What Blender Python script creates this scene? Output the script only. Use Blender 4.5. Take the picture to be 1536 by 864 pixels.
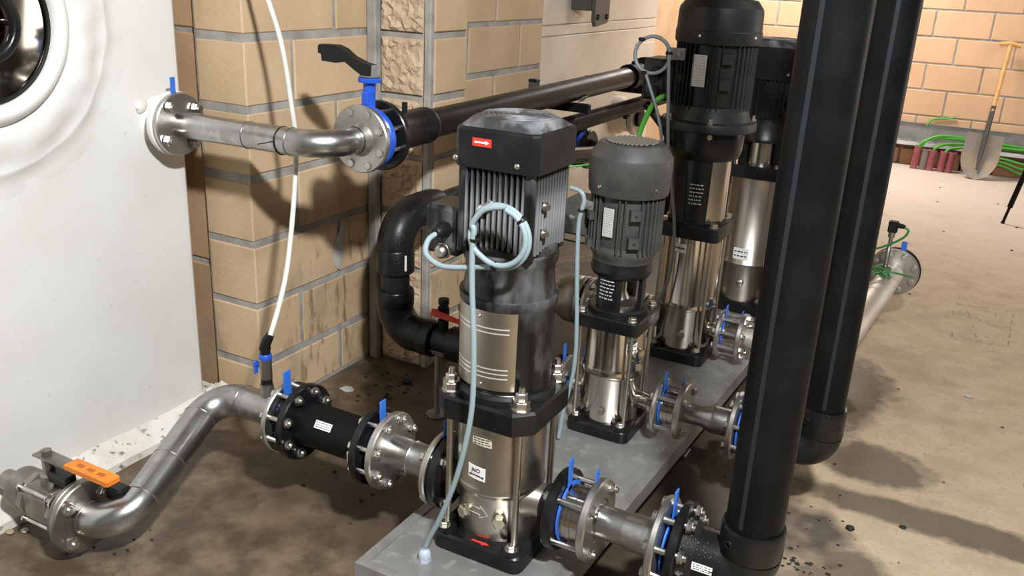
import bpy, bmesh, math, random
from mathutils import Vector, Matrix
random.seed(7)
PI = math.pi
SC = bpy.context.scene
COL = SC.collection
for o in list(bpy.data.objects):
    bpy.data.objects.remove(o)

# ------------------------------------------------------------------ camera
cam_d = bpy.data.cameras.new('camera')
cam = bpy.data.objects.new('camera', cam_d)
COL.objects.link(cam)
SC.camera = cam
cam_d.sensor_width = 36.0
cam_d.lens = 36.0 * 1336.7 / 1536.0
cam_d.clip_start = 0.05
pit, rol, yaw = 0.3444305, -0.0490706, -0.4757361
fw = Vector((math.sin(yaw) * math.cos(pit), math.cos(yaw) * math.cos(pit), -math.sin(pit)))
rt = fw.cross(Vector((0, 0, 1))).normalized()
dn = fw.cross(rt)
r2 = math.cos(rol) * rt + math.sin(rol) * dn
d2 = -math.sin(rol) * rt + math.cos(rol) * dn
cam.matrix_world = Matrix(((r2.x, -d2.x, -fw.x, 0), (r2.y, -d2.y, -fw.y, 0), (r2.z, -d2.z, -fw.z, 1.39), (0, 0, 0, 1)))

# ------------------------------------------------------------------ world, lamps, exposure
W = bpy.data.worlds.new('world')
SC.world = W
W.use_nodes = True
W.node_tree.nodes['Background'].inputs[0].default_value = (0.9, 0.95, 1.0, 1)
W.node_tree.nodes['Background'].inputs[1].default_value = 0.25
def area(name, loc, aim, sx, sy, power, color):
    l = bpy.data.lights.new(name, 'AREA')
    l.shape = 'RECTANGLE'
    l.size = sx
    l.size_y = sy
    l.energy = power
    l.color = color
    o = bpy.data.objects.new(name, l)
    COL.objects.link(o)
    o.location = loc
    o.rotation_euler = (Vector(aim) - Vector(loc)).to_track_quat('-Z', 'Y').to_euler()
    return o
area('ceiling_lamp_front', (0.42, 0.22, 2.6), (-1.1, 1.5, 0.3), 0.18, 0.12, 118, (0.965, 0.985, 1.0))
area('ceiling_lamp_middle', (0.55, 3.1, 2.62), (0.4, 3.1, 0.0), 1.2, 0.16, 5, (1.0, 0.98, 0.95))
area('ceiling_lamp_back', (-1.35, 7.25, 2.45), (-1.2, 7.6, 0.0), 1.2, 0.5, 74, (1.0, 0.97, 0.95))
area('doorway_daylight', (2.4, 6.0, 1.3), (-1.0, 6.5, 0.6), 1.6, 2.0, 38, (1.0, 0.96, 0.94))
vs = SC.view_settings
vs.view_transform = 'Standard'
vs.look = 'None'
vs.gamma = 1.0
vs.use_curve_mapping = False
vs.exposure = 0.35

# ------------------------------------------------------------------ materials
def nd(t, typ, **kw):
    n = t.nodes.new(typ)
    for k, v in kw.items():
        setattr(n, k, v)
    return n
def mat(name, c, rough=.5, metal=0.0, c2=None, nscale=6, lo=.4, hi=.65, stretch=(1, 1, 1), rvar=0.0, bump=0.0,
        bscale=40, voro=0.0, world=False, rand=0.0, c3=None, n3=30, lo3=.55, hi3=.7, trans=0.0, spec=None):
    m = bpy.data.materials.new(name)
    m.use_nodes = True
    t = m.node_tree
    b = t.nodes['Principled BSDF']
    b.inputs['Roughness'].default_value = rough
    b.inputs['Metallic'].default_value = metal
    if trans:
        b.inputs['Transmission Weight'].default_value = trans
    if spec is not None:
        b.inputs['Specular IOR Level'].default_value = spec
    if world:
        vec = nd(t, 'ShaderNodeNewGeometry').outputs['Position']
    else:
        vec = nd(t, 'ShaderNodeTexCoord').outputs['Object']
    mp = nd(t, 'ShaderNodeMapping')
    mp.inputs['Scale'].default_value = stretch
    t.links.new(vec, mp.inputs['Vector'])
    cur = None
    def noise(scale, det=4):
        n = nd(t, 'ShaderNodeTexNoise')
        n.inputs['Scale'].default_value = scale
        n.inputs['Detail'].default_value = det
        t.links.new(mp.outputs[0], n.inputs['Vector'])
        return n.outputs['Fac']
    def ramp(fac, a, bb):
        r = nd(t, 'ShaderNodeMapRange')
        r.inputs[1].default_value = a
        r.inputs[2].default_value = bb
        t.links.new(fac, r.inputs[0])
        return r.outputs[0]
    def mix(fac, a, bcol):
        x = nd(t, 'ShaderNodeMix', data_type='RGBA')
        t.links.new(fac, x.inputs[0])
        if isinstance(a, tuple):
            x.inputs[6].default_value = a + (1,)
        else:
            t.links.new(a, x.inputs[6])
        x.inputs[7].default_value = bcol + (1,)
        return x.outputs[2]
    if c2:
        f = ramp(noise(nscale), lo, hi)
        cur = mix(f, c, c2)
        if rvar:
            q = nd(t, 'ShaderNodeMath', operation='MULTIPLY_ADD')
            t.links.new(f, q.inputs[0])
            q.inputs[1].default_value = rvar
            q.inputs[2].default_value = rough
            t.links.new(q.outputs[0], b.inputs['Roughness'])
    if c3:
        f3 = ramp(noise(n3, 6), lo3, hi3)
        cur = mix(f3, cur if cur else c, c3)
    if rand:
        oi = nd(t, 'ShaderNodeObjectInfo')
        h = nd(t, 'ShaderNodeHueSaturation')
        mr = nd(t, 'ShaderNodeMapRange')
        mr.inputs[3].default_value = 1 - rand
        mr.inputs[4].default_value = 1 + rand
        t.links.new(oi.outputs['Random'], mr.inputs[0])
        t.links.new(mr.outputs[0], h.inputs['Value'])
        if cur:
            t.links.new(cur, h.inputs['Color'])
        else:
            h.inputs['Color'].default_value = c + (1,)
        cur = h.outputs[0]
    if cur:
        t.links.new(cur, b.inputs['Base Color'])
    else:
        b.inputs['Base Color'].default_value = c + (1,)
    if bump or voro:
        bp = nd(t, 'ShaderNodeBump')
        bp.inputs['Distance'].default_value = 0.004
        if voro:
            v = nd(t, 'ShaderNodeTexVoronoi')
            v.inputs['Scale'].default_value = voro
            t.links.new(vec, v.inputs['Vector'])
            t.links.new(ramp(v.outputs['Distance'], .28, .1), bp.inputs['Height'])
            bp.inputs['Strength'].default_value = bump
        else:
            bp.inputs['Strength'].default_value = bump
            t.links.new(noise(bscale, 5), bp.inputs['Height'])
        t.links.new(bp.outputs[0], b.inputs['Normal'])
    return m

M = {}
M['steel'] = mat('brushed_stainless', (.5, .5, .49), .27, 1, (.37, .36, .345), 9, .35, .7, rvar=.14, c3=(.58, .58, .56), n3=28)
M['polished'] = mat('polished_stainless', (.6, .56, .5), .13, 1, (.5, .46, .4), 5, .4, .7, rvar=.08)
M['casing'] = mat('satin_stainless', (.5, .465, .405), .3, 1, (.42, .385, .33), 8, .4, .7, rvar=.1)
M['flange_steel'] = mat('cast_stainless_flange', (.56, .55, .52), .36, 1, (.4, .38, .34), 14, .4, .7, rvar=.12, bump=.15, bscale=60)
M['dirty_steel'] = mat('dirty_cast_steel', (.36, .345, .31), .42, 1, (.22, .2, .17), 10, .4, .65, rvar=.15, bump=.25, bscale=45)
M['bolt'] = mat('zinc_bolt', (.62, .6, .56), .28, 1, (.45, .43, .39), 30, .4, .7, rvar=.15)
M['dark_bolt'] = mat('black_oxide', (.03, .03, .03), .4, .6)
M['pe'] = mat('black_polyethylene', (.006, .0063, .0066), .3, 0, (.012, .012, .012), 7, .4, .7, rvar=.12, bump=.25, voro=150, spec=.32)
M['pe_dull'] = mat('dull_black_polyethylene', (.005, .0055, .0057), .4, 0, (.009, .009, .009), 9, .4, .7, rvar=.1, spec=.09)
M['pe_stripe'] = mat('blue_black_stripe', (.019, .021, .025), .5, spec=.15)
M['cast'] = mat('black_cast_iron_paint', (.006, .006, .0065), .26, 0, (.012, .012, .012), 12, .45, .7, rvar=.16, bump=.12, bscale=70, spec=.35)
M['dusty'] = mat('dusty_black_paint', (.006, .006, .0065), .28, 0, (.2, .205, .21), 11, .52, .82, (1, 1, .45), rvar=.3, spec=.4, bump=.15, bscale=50)
M['fin'] = mat('dusty_motor_fins', (.012, .012, .0125), .3, 0, (.3, .31, .32), 14, .46, .8, (1, 1, .3), rvar=.3, spec=.6, c3=(.4, .41, .42), n3=40, lo3=.66, hi3=.8)
M['grey_ink'] = mat('grey_print', (.3, .3, .3), .6)
M['bright_galv'] = mat('bright_galvanised_lip', (.62, .62, .61), .4, .3)
M['side_tan'] = mat('tan_side_wall', (.46, .31, .18), .85, 0, (.4, .26, .14), 4, world=True)
M['scuff'] = mat('dark_scuff', (.3, .22, .14), .9)
M['hood_top'] = mat('dust_covered_plastic', (.03, .031, .033), .42, 0, (.2, .205, .21), 18, .42, .72, rvar=.25)
M['hood'] = mat('black_hood_plastic', (.009, .0095, .0105), .34, 0, (.02, .02, .021), 10, .5, .75, rvar=.12, spec=.18)
M['grey_paint'] = mat('dark_grey_motor_paint', (.037, .038, .036), .36, 0, (.07, .07, .066), 9, .4, .7, rvar=.1, bump=.1, bscale=80)
M['black_paint'] = mat('charcoal_motor_paint', (.02, .0205, .02), .4, 0, (.03, .03, .029), 9, .4, .7, rvar=.1, spec=.3)
M['blue'] = mat('blue_paint', (.012, .075, .5), .35, 0, (.02, .1, .56), 20)
M['blue_tab'] = mat('blue_gasket', (.03, .15, .6), .5)
M['red'] = mat('red_plastic', (.55, .035, .025), .4)
M['red_arrow'] = mat('faded_red_arrow_paint', (.5, .03, .02), .5)
M['orange'] = mat('orange_vinyl_grip', (.85, .26, .02), .5, 0, (.75, .2, .02), 18)
M['cable'] = mat('pale_blue_grey_cable', (.25, .32, .34), .45)
M['cable_grey'] = mat('grey_cable', (.2, .22, .23), .45)
M['green'] = mat('green_cable_sheath', (.075, .34, .035), .45)
M['mid_green'] = mat('green_wire_sheath', (.035, .2, .045), .5)
M['dark_green'] = mat('dark_green_cable_sheath', (.03, .2, .05), .45)
M['tube'] = mat('milky_plastic_tube', (.78, .77, .7), .35, 0, (.68, .68, .62), 30, trans=.15)
M['white_label'] = mat('white_label_paper', (.78, .77, .74), .6)
M['cream_label'] = mat('cream_label_paper', (.55, .5, .4), .55)
M['grey_label'] = mat('grey_label_film', (.25, .24, .22), .45)
M['alu_label'] = mat('pale_nameplate', (.6, .6, .58), .4, .3)
M['ink'] = mat('label_ink', (.02, .02, .02), .6)
M['white_ink'] = mat('white_print', (.5, .5, .5), .6)
M['groove'] = mat('bright_groove', (.8, .78, .74), .35, .6)
M['rubber'] = mat('black_rubber', (.008, .008, .008), .45, spec=.3)
M['plate'] = mat('galvanised_plate', (.33, .33, .325), .3, .5, (.24, .235, .225), 6, .35, .65, rvar=.18, c3=(.42, .41, .39), n3=22, bump=.05, bscale=30)
M['galv'] = mat('galvanised_steel', (.34, .335, .32), .45, .5, (.2, .19, .175), 8)
M['tray'] = mat('dull_galvanised_tray', (.3, .3, .3), .55, .4, (.24, .23, .22), 9)
M['maroon'] = mat('maroon_plastic_conduit', (.26, .055, .065), .5, 0, (.34, .12, .12), 12)
M['wood'] = mat('pale_wooden_handle', (.62, .36, .13), .5, 0, (.5, .27, .09), 16, .4, .7, (4, 4, .5))
M['spade'] = mat('worn_muddy_spade_steel', (.25, .22, .19), .5, .4, (.34, .25, .16), 9, .42, .62, rvar=.2)
M['fitting'] = mat('dark_bronze_fitting', (.33, .28, .23), .3, .9)
M['stone'] = mat('tan_chip', (.4, .28, .17), .8, 0, (.3, .22, .14), 40)
M['pale_stone'] = mat('pale_cement_chip', (.5, .47, .42), .85)
M['crumb'] = mat('black_crumb', (.015, .013, .012), .7)
M['mortar'] = mat('grey_mortar', (.36, .34, .31), .9, 0, (.25, .235, .21), 14, world=True, bump=.7, bscale=45)
M['ceiling'] = mat('ceiling_paint', (.24, .24, .245), .8)
M['plaster'] = mat('side_wall_paint', (.2, .2, .2), .85)
M['hatch'] = mat('glossy_smoked_hatch_lid', (.4, .36, .3), .07, 1)
M['socket'] = mat('dark_slot', (.01, .01, .01), .8)

def block_mat(name, c, c2, damp=True, bump=.35, bscale=70):
    m = mat(name, c, .85, 0, c2, 5, .35, .7, world=True, rand=.06, bump=bump, bscale=bscale)
    if not damp:
        return m
    t = m.node_tree
    b = t.nodes['Principled BSDF']
    src = b.inputs['Base Color'].links[0].from_socket
    g = nd(t, 'ShaderNodeNewGeometry')
    sp = nd(t, 'ShaderNodeSeparateXYZ')
    t.links.new(g.outputs['Position'], sp.inputs[0])
    mp = nd(t, 'ShaderNodeMapping')
    mp.inputs['Scale'].default_value = (34, 34, 9)
    t.links.new(g.outputs['Position'], mp.inputs[0])
    n = nd(t, 'ShaderNodeTexNoise')
    n.inputs['Scale'].default_value = 1.0
    n.inputs['Detail'].default_value = 3
    t.links.new(mp.outputs[0], n.inputs[0])
    r = nd(t, 'ShaderNodeMapRange')
    r.inputs[1].default_value = .57
    r.inputs[2].default_value = .68
    t.links.new(n.outputs[0], r.inputs[0])
    hz = nd(t, 'ShaderNodeMapRange')          # runs of dirty water that reach about half a metre up
    hz.inputs[1].default_value = .72
    hz.inputs[2].default_value = .3
    t.links.new(sp.outputs[2], hz.inputs[0])
    hy = nd(t, 'ShaderNodeMapRange')
    hy.inputs[1].default_value = 1.95
    hy.inputs[2].default_value = 2.15
    t.links.new(sp.outputs[1], hy.inputs[0])
    mu = nd(t, 'ShaderNodeMath', operation='MULTIPLY')
    t.links.new(r.outputs[0], mu.inputs[0])
    t.links.new(hz.outputs[0], mu.inputs[1])
    mu2 = nd(t, 'ShaderNodeMath', operation='MULTIPLY')
    t.links.new(mu.outputs[0], mu2.inputs[0])
    t.links.new(hy.outputs[0], mu2.inputs[1])
    mu3 = nd(t, 'ShaderNodeMath', operation='MULTIPLY')
    t.links.new(mu2.outputs[0], mu3.inputs[0])
    mu3.inputs[1].default_value = .75
    x = nd(t, 'ShaderNodeMix', data_type='RGBA')
    t.links.new(mu3.outputs[0], x.inputs[0])
    t.links.new(src, x.inputs[6])
    x.inputs[7].default_value = (.17, .09, .04, 1)
    n2 = nd(t, 'ShaderNodeTexNoise')          # big damp blotches
    n2.inputs['Scale'].default_value = 7
    t.links.new(g.outputs['Position'], n2.inputs[0])
    r2_ = nd(t, 'ShaderNodeMapRange')
    r2_.inputs[1].default_value = .55
    r2_.inputs[2].default_value = .68
    t.links.new(n2.outputs[0], r2_.inputs[0])
    mu4 = nd(t, 'ShaderNodeMath', operation='MULTIPLY')
    t.links.new(r2_.outputs[0], mu4.inputs[0])
    t.links.new(hz.outputs[0], mu4.inputs[1])
    mu5 = nd(t, 'ShaderNodeMath', operation='MULTIPLY')
    t.links.new(mu4.outputs[0], mu5.inputs[0])
    mu5.inputs[1].default_value = .45
    x2 = nd(t, 'ShaderNodeMix', data_type='RGBA')
    t.links.new(mu5.outputs[0], x2.inputs[0])
    t.links.new(x.outputs[2], x2.inputs[6])
    x2.inputs[7].default_value = (.25, .2, .15, 1)
    t.links.new(x2.outputs[2], b.inputs['Base Color'])
    return m
M['block'] = block_mat('tan_concrete_block', (.56, .405, .25), (.5, .35, .205))
M['split'] = block_mat('split_faced_block', (.58, .45, .31), (.47, .35, .23), True, .8, 90)
M['block_back'] = block_mat('orange_tan_concrete_block', (.6, .385, .23), (.55, .345, .2), False)
M['block_brown'] = block_mat('brown_concrete_block', (.44, .29, .165), (.37, .23, .125), True)
M['kerb'] = block_mat('brown_kerb_brick', (.28, .13, .07), (.35, .19, .1), False)

def tank_mat():
    m = mat('white_tank_coating', (.74, .73, .7), .42, 0, (.69, .675, .64), 4, .4, .7, world=True, bump=.12, bscale=18, c3=(.62, .6, .56), n3=60, lo3=.66, hi3=.75)
    return m
M['tank'] = tank_mat()
M['tank2'] = mat('cream_tank_coating', (.7, .62, .51), .5, 0, (.62, .53, .42), 3, .4, .7, world=True, c3=(.4, .3, .2), n3=26, lo3=.7, hi3=.78)
M['skirt'] = mat('dirty_white_footing', (.62, .58, .5), .7, 0, (.72, .7, .64), 9, .4, .6, world=True, c3=(.2, .15, .1), n3=34, lo3=.6, hi3=.68, bump=.5, bscale=40)

def floor_mat():
    m = bpy.data.materials.new('stained_concrete')
    m.use_nodes = True
    t = m.node_tree
    L = t.links.new
    b = t.nodes['Principled BSDF']
    g = nd(t, 'ShaderNodeNewGeometry')
    sp = nd(t, 'ShaderNodeSeparateXYZ')
    L(g.outputs['Position'], sp.inputs[0])
    def noise(s, d=5, r=.55):
        n = nd(t, 'ShaderNodeTexNoise')
        n.inputs['Scale'].default_value = s
        n.inputs['Detail'].default_value = d
        n.inputs['Roughness'].default_value = r
        L(g.outputs['Position'], n.inputs[0])
        return n.outputs[0]
    def math_(op, a, bb, c=None):
        q = nd(t, 'ShaderNodeMath', operation=op)
        for i, v in enumerate((a, bb, c)):
            if v is None:
                continue
            if isinstance(v, (int, float)):
                q.inputs[i].default_value = v
            else:
                L(v, q.inputs[i])
        return q.outputs[0]
    def rng(v, a, bb):
        r = nd(t, 'ShaderNodeMapRange')
        r.inputs[1].default_value = a
        r.inputs[2].default_value = bb
        L(v, r.inputs[0])
        return r.outputs[0]
    def mix(f, a, bb):
        x = nd(t, 'ShaderNodeMix', data_type='RGBA')
        if isinstance(f, float):
            x.inputs[0].default_value = f
        else:
            L(f, x.inputs[0])
        for i, v in ((6, a), (7, bb)):
            if isinstance(v, tuple):
                x.inputs[i].default_value = v + (1,)
            else:
                L(v, x.inputs[i])
        return x.outputs[2]
    big = noise(2.6, 4)
    mid = noise(9, 5)
    fine = noise(60, 4)
    dry = mix(rng(mid, .35, .7), (.5, .39, .265), (.43, .325, .21))
    dry = mix(math_('MULTIPLY', rng(noise(5, 6, .65), .5, .68), .55), dry, (.3, .215, .13))
    dry = mix(rng(fine, .55, .75), dry, (.36, .27, .175))
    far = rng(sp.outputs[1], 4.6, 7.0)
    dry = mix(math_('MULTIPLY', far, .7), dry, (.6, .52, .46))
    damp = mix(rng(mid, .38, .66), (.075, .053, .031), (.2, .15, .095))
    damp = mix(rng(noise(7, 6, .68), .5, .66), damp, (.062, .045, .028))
    stand_shade = math_('MULTIPLY', rng(math_('MULTIPLY_ADD', big, .5, sp.outputs[0]), -1.5, -1.2), rng(math_('MULTIPLY_ADD', mid, .25, math_('MULTIPLY_ADD', big, .4, sp.outputs[1])), 1.78, 1.95))  # shade near the stand and pipes, painted in by darkening the damp colour
    damp = mix(math_('MULTIPLY', stand_shade, .8), damp, (.05, .038, .026))
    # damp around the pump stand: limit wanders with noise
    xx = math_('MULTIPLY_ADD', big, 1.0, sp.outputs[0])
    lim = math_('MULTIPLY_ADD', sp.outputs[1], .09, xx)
    wet_shade = rng(lim, .56, .40)
    wet_shade = math_('MULTIPLY', wet_shade, rng(math_('MULTIPLY_ADD', big, 1.2, sp.outputs[1]), 5.9, 4.9))
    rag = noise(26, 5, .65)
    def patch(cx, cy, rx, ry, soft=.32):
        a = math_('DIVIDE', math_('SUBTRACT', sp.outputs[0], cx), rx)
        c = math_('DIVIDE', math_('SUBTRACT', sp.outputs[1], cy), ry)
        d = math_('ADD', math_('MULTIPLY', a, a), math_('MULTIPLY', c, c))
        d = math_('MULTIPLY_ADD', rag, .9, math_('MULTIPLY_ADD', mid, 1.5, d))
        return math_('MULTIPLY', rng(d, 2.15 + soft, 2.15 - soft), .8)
    for p in ((-.25, 3.15, .13, .36), (-.1, 2.68, .18, .13), (.12, 2.43, .45, .075), (-.08, 2.02, .12, .15)):  # damp patches; the long narrow one paints a riser's shadow into the floor
        wet_shade = math_('MAXIMUM', wet_shade, patch(*p))
    L(mix(wet_shade, dry, damp), b.inputs['Base Color'])
    ro = math_('MULTIPLY_ADD', wet_shade, -.38, .85)
    ro = math_('MULTIPLY_ADD', mid, .2, math_('SUBTRACT', ro, .1))
    L(ro, b.inputs['Roughness'])
    bp = nd(t, 'ShaderNodeBump')
    bp.inputs['Strength'].default_value = .45
    bp.inputs['Distance'].default_value = .012
    L(math_('ADD', math_('MULTIPLY', mid, 1.0), math_('MULTIPLY', fine, .25)), bp.inputs['Height'])
    L(bp.outputs[0], b.inputs['Normal'])
    return m
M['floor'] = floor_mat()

# ------------------------------------------------------------------ mesh helpers
LOC = {}
def V(*a):
    return Vector(a)
def frame(axis):
    a = Vector(axis).normalized()
    u = Vector((0, 0, 1)) if abs(a.z) < .9 else Vector((1, 0, 0))
    e1 = a.cross(u).normalized()
    return e1, a.cross(e1), a            # third direction is the axis
class MB:
    def __init__(self):
        self.bm = bmesh.new()
    def loft(self, rings, close=True, cap=True):
        vs_ = [[self.bm.verts.new(p) for p in r] for r in rings]
        n = len(vs_[0])
        for a, b in zip(vs_, vs_[1:]):
            for i in range(n if close else n - 1):
                j = (i + 1) % n
                try:
                    self.bm.faces.new((a[i], a[j], b[j], b[i]))
                except ValueError:
                    pass
        if cap and close:
            for r, flip in ((vs_[0], True), (vs_[-1], False)):
                try:
                    self.bm.faces.new(r[::-1] if flip else r)
                except ValueError:
                    pass
        return self
    def lathe(self, prof, o, axis=(0, 0, 1), seg=32, cap=True, a0=0, a1=2 * PI):
        e1, e2, a = frame(axis)
        o = Vector(o)
        full = abs(a1 - a0 - 2 * PI) < 1e-6
        n = seg if full else seg + 1
        rings = []
        for r, z in prof:
            rings.append([o + a * z + (e1 * math.cos(a0 + (a1 - a0) * i / seg) + e2 * math.sin(a0 + (a1 - a0) * i / seg)) * r for i in range(n)])
        return self.loft(rings, close=full, cap=cap)
    def cyl(self, p0, p1, r0, r1=None, seg=20):
        p0, p1 = Vector(p0), Vector(p1)
        d = p1 - p0
        return self.lathe([(r0, 0), (r0 if r1 is None else r1, d.length)], p0, d, seg)
    def disc(self, o, axis, r, rin, t, seg=40, bev=.0015):
        # ring or plate centred on o, thickness t
        h = t / 2
        if rin > 0:
            return self.lathe([(rin, -h), (r - bev, -h), (r, -h + bev), (r, h - bev), (r - bev, h), (rin, h), (rin, -h)], o, axis, seg, cap=False)
        return self.lathe([(r - bev, -h), (r, -h + bev), (r, h - bev), (r - bev, h)], o, axis, seg)
    def box(self, c, s, bev=0.0, rot=None):
        m = Matrix.Translation(Vector(c))
        if rot is not None:
            m = m @ rot.to_4x4()
        r = bmesh.ops.create_cube(self.bm, size=1.0, matrix=m @ Matrix.Diagonal((s[0], s[1], s[2], 1)))
        if bev > 0:
            es = list({e for v in r['verts'] for e in v.link_edges})
            bmesh.ops.bevel(self.bm, geom=es, offset=bev, segments=1, affect='EDGES')
        return self
    def tube(self, pts, r, seg=14, smooth=0):
        pts = [Vector(p) for p in pts]
        if smooth:
            q = []
            P_ = [pts[0] * 2 - pts[1]] + pts + [pts[-1] * 2 - pts[-2]]
            for i in range(1, len(P_) - 2):
                for k in range(smooth):
                    s = k / smooth
                    a, b, c, d = P_[i - 1:i + 3]
                    q.append(.5 * ((2 * b) + (c - a) * s + (2 * a - 5 * b + 4 * c - d) * s * s + (3 * b - a - 3 * c + d) * s ** 3))
            q.append(pts[-1])
            pts = q
        n = len(pts)
        rs = r if isinstance(r, (list, tuple)) else [r] * n
        tan = [(pts[min(i + 1, n - 1)] - pts[max(i - 1, 0)]).normalized() for i in range(n)]
        e1, e2, _ = frame(tan[0])
        rings = []
        for i in range(n):
            if i:
                ax = tan[i - 1].cross(tan[i])
                if ax.length > 1e-7:
                    q_ = Matrix.Rotation(tan[i - 1].angle(tan[i]), 3, ax.normalized())
                    e1 = q_ @ e1
                    e2 = q_ @ e2
            rings.append([pts[i] + (e1 * math.cos(2 * PI * k / seg) + e2 * math.sin(2 * PI * k / seg)) * rs[i] for k in range(seg)])
        return self.loft(rings)
    def prism(self, poly, z0, z1, o=(0, 0, 0), ex=(1, 0, 0), ey=(0, 1, 0), ez=(0, 0, 1), bev=0.0):
        o, ex, ey, ez = Vector(o), Vector(ex), Vector(ey), Vector(ez)
        c = Vector((sum(p[0] for p in poly) / len(poly), sum(p[1] for p in poly) / len(poly)))
        def ring(z, k):
            return [o + ex * (c.x + (p[0] - c.x) * k) + ey * (c.y + (p[1] - c.y) * k) + ez * z for p in poly]
        if bev:
            rad = max((Vector(p) - c).length for p in poly)
            k = 1 - bev / rad
            return self.loft([ring(z0, 1), ring(z1 - bev, 1), ring(z1, k)])
        return self.loft([ring(z0, 1), ring(z1, 1)])
    def torus(self, o, axis, R, r, seg=28, s2=8):
        return self.lathe([(R + r * math.cos(2 * PI * k / s2), r * math.sin(2 * PI * k / s2)) for k in range(s2 + 1)], o, axis, seg, cap=False)
    def build(self, name, m, parent=None, angle=38, kind=None):
        bmesh.ops.remove_doubles(self.bm, verts=self.bm.verts, dist=1e-6)
        bmesh.ops.recalc_face_normals(self.bm, faces=self.bm.faces)
        co = [v.co for v in self.bm.verts]
        lo = Vector([min(c[i] for c in co) for i in range(3)])
        hi = Vector([max(c[i] for c in co) for i in range(3)])
        ctr = (lo + hi) / 2
        if parent is None:
            ctr.z = lo.z
        bmesh.ops.translate(self.bm, verts=self.bm.verts, vec=-ctr)
        me = bpy.data.meshes.new(name)
        self.bm.to_mesh(me)
        self.bm.free()
        me.materials.append(M[m] if isinstance(m, str) else m)
        if angle:
            for p in me.polygons:
                p.use_smooth = True
            me.set_sharp_from_angle(angle=math.radians(angle))
        return link(name, me, ctr, parent, kind)
def link(name, me, loc, parent=None, kind=None, rot=None):
    o = bpy.data.objects.new(name, me)
    COL.objects.link(o)
    loc = Vector(loc)
    LOC[o] = loc
    o.location = loc - (LOC[parent] if parent else Vector())
    if rot:
        o.rotation_euler = rot
    if parent:
        o.parent = parent
    if kind:
        o['kind'] = kind
    return o
def tag(o, label, cat=None, group=None):
    o['label'] = label
    if cat:
        o['category'] = cat
    if group:
        o['group'] = group
    return o
def thing(name, loc, label, cat, group=None):
    o = bpy.data.objects.new(name, None)
    COL.objects.link(o)
    o.empty_display_size = .05
    o.location = loc
    LOC[o] = Vector(loc)
    return tag(o, label, cat, group)
AX = {'x': (0, PI / 2, 0), 'y': (-PI / 2, 0, 0), 'z': (0, 0, 0)}
DIR = {'x': V(1, 0, 0), 'y': V(0, 1, 0), 'z': V(0, 0, 1)}
CACHE = {}
def bolt(parent, loc, axis, grip, d=.006, both=True, prot=.008, m='bolt', name='bolt'):
    # bolt through two plates: head or nut on each end, washers, thread showing at one end
    key = (round(grip, 4), d, both, prot, m)
    if key not in CACHE:
        b = MB()
        h = grip / 2
        k = d * 1.25
        b.cyl((0, 0, -h - (prot if both else 0)), (0, 0, h + k + prot), d, seg=10)
        for s in ((1, -1) if both else (1,)):
            b.cyl((0, 0, s * h), (0, 0, s * (h + .0018)), d * 2.1, seg=14)
            b.lathe([(d * 1.8, 0), (d * 1.8, k * .85), (d * 1.5, k)], (0, 0, s * (h + .0018)), (0, 0, s), 6)
        bmesh.ops.recalc_face_normals(b.bm, faces=b.bm.faces)
        me = bpy.data.meshes.new('bolt')
        b.bm.to_mesh(me)
        b.bm.free()
        me.materials.append(M[m])
        CACHE[key] = me
    return link(name, CACHE[key], loc, parent, rot=AX[axis])
def ring_pos(c, axis, R, n, a0):
    e1, e2, a = frame(DIR[axis])
    return [Vector(c) + (e1 * math.cos(a0 + 2 * PI * i / n) + e2 * math.sin(a0 + 2 * PI * i / n)) * R for i in range(n)]
def flange(parent, c, axis, r, rin, t, m, name='flange', hub=None):
    b = MB()
    b.disc(c, DIR[axis], r, rin, t, 48, .003)
    if hub:                                # welded neck: (radius at face, radius at end, length with sign)
        b.lathe([(hub[0], 0), (hub[1], abs(hub[2]))], Vector(c) + DIR[axis] * (t / 2 if hub[2] > 0 else -t / 2), DIR[axis] * (1 if hub[2] > 0 else -1), 32, cap=False)
    return b.build(name, m, parent)
def bolts(parent, c, axis, R, n, grip, a0=None, d=.006, **kw):
    for p in ring_pos(c, axis, R, n, PI / n if a0 is None else a0):
        bolt(parent, p, axis, grip, d, **kw)
def gasket(parent, c, axis, r, tab=.05, side=0.0, t=.003, w=.022):
    b = MB()
    b.disc(c, DIR[axis], r, 0, t, 36, .0005)
    if tab:
        e = DIR['y'] if axis == 'x' else DIR['x']
        c = Vector(c)
        base = c + e * side + V(0, 0, r * .8)
        if axis == 'x':
            b.box(base + V(0, 0, r * .1 + tab / 2), (t, w, tab + r * .3), .0008, Matrix.Rotation(-side * 2, 3, 'X'))
        else:
            b.box(base + V(0, 0, r * .1 + tab / 2), (w, t, tab + r * .3), .0008)
    return b.build('gasket', 'blue_tab', parent)
def arc(c, a, b, R, n=10):
    # corner fillet: path turning at c from direction a (incoming) to direction b
    a, b = Vector(a).normalized(), Vector(b).normalized()
    th = a.angle(b)
    d = R * math.tan(th / 2)
    s = Vector(c) - a * d
    nrm = (b - a * a.dot(b)).normalized()
    cen = s + nrm * R
    return [cen - nrm * R * math.cos(th * i / n) + a * R * math.sin(th * i / n) for i in range(n + 1)]
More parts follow.
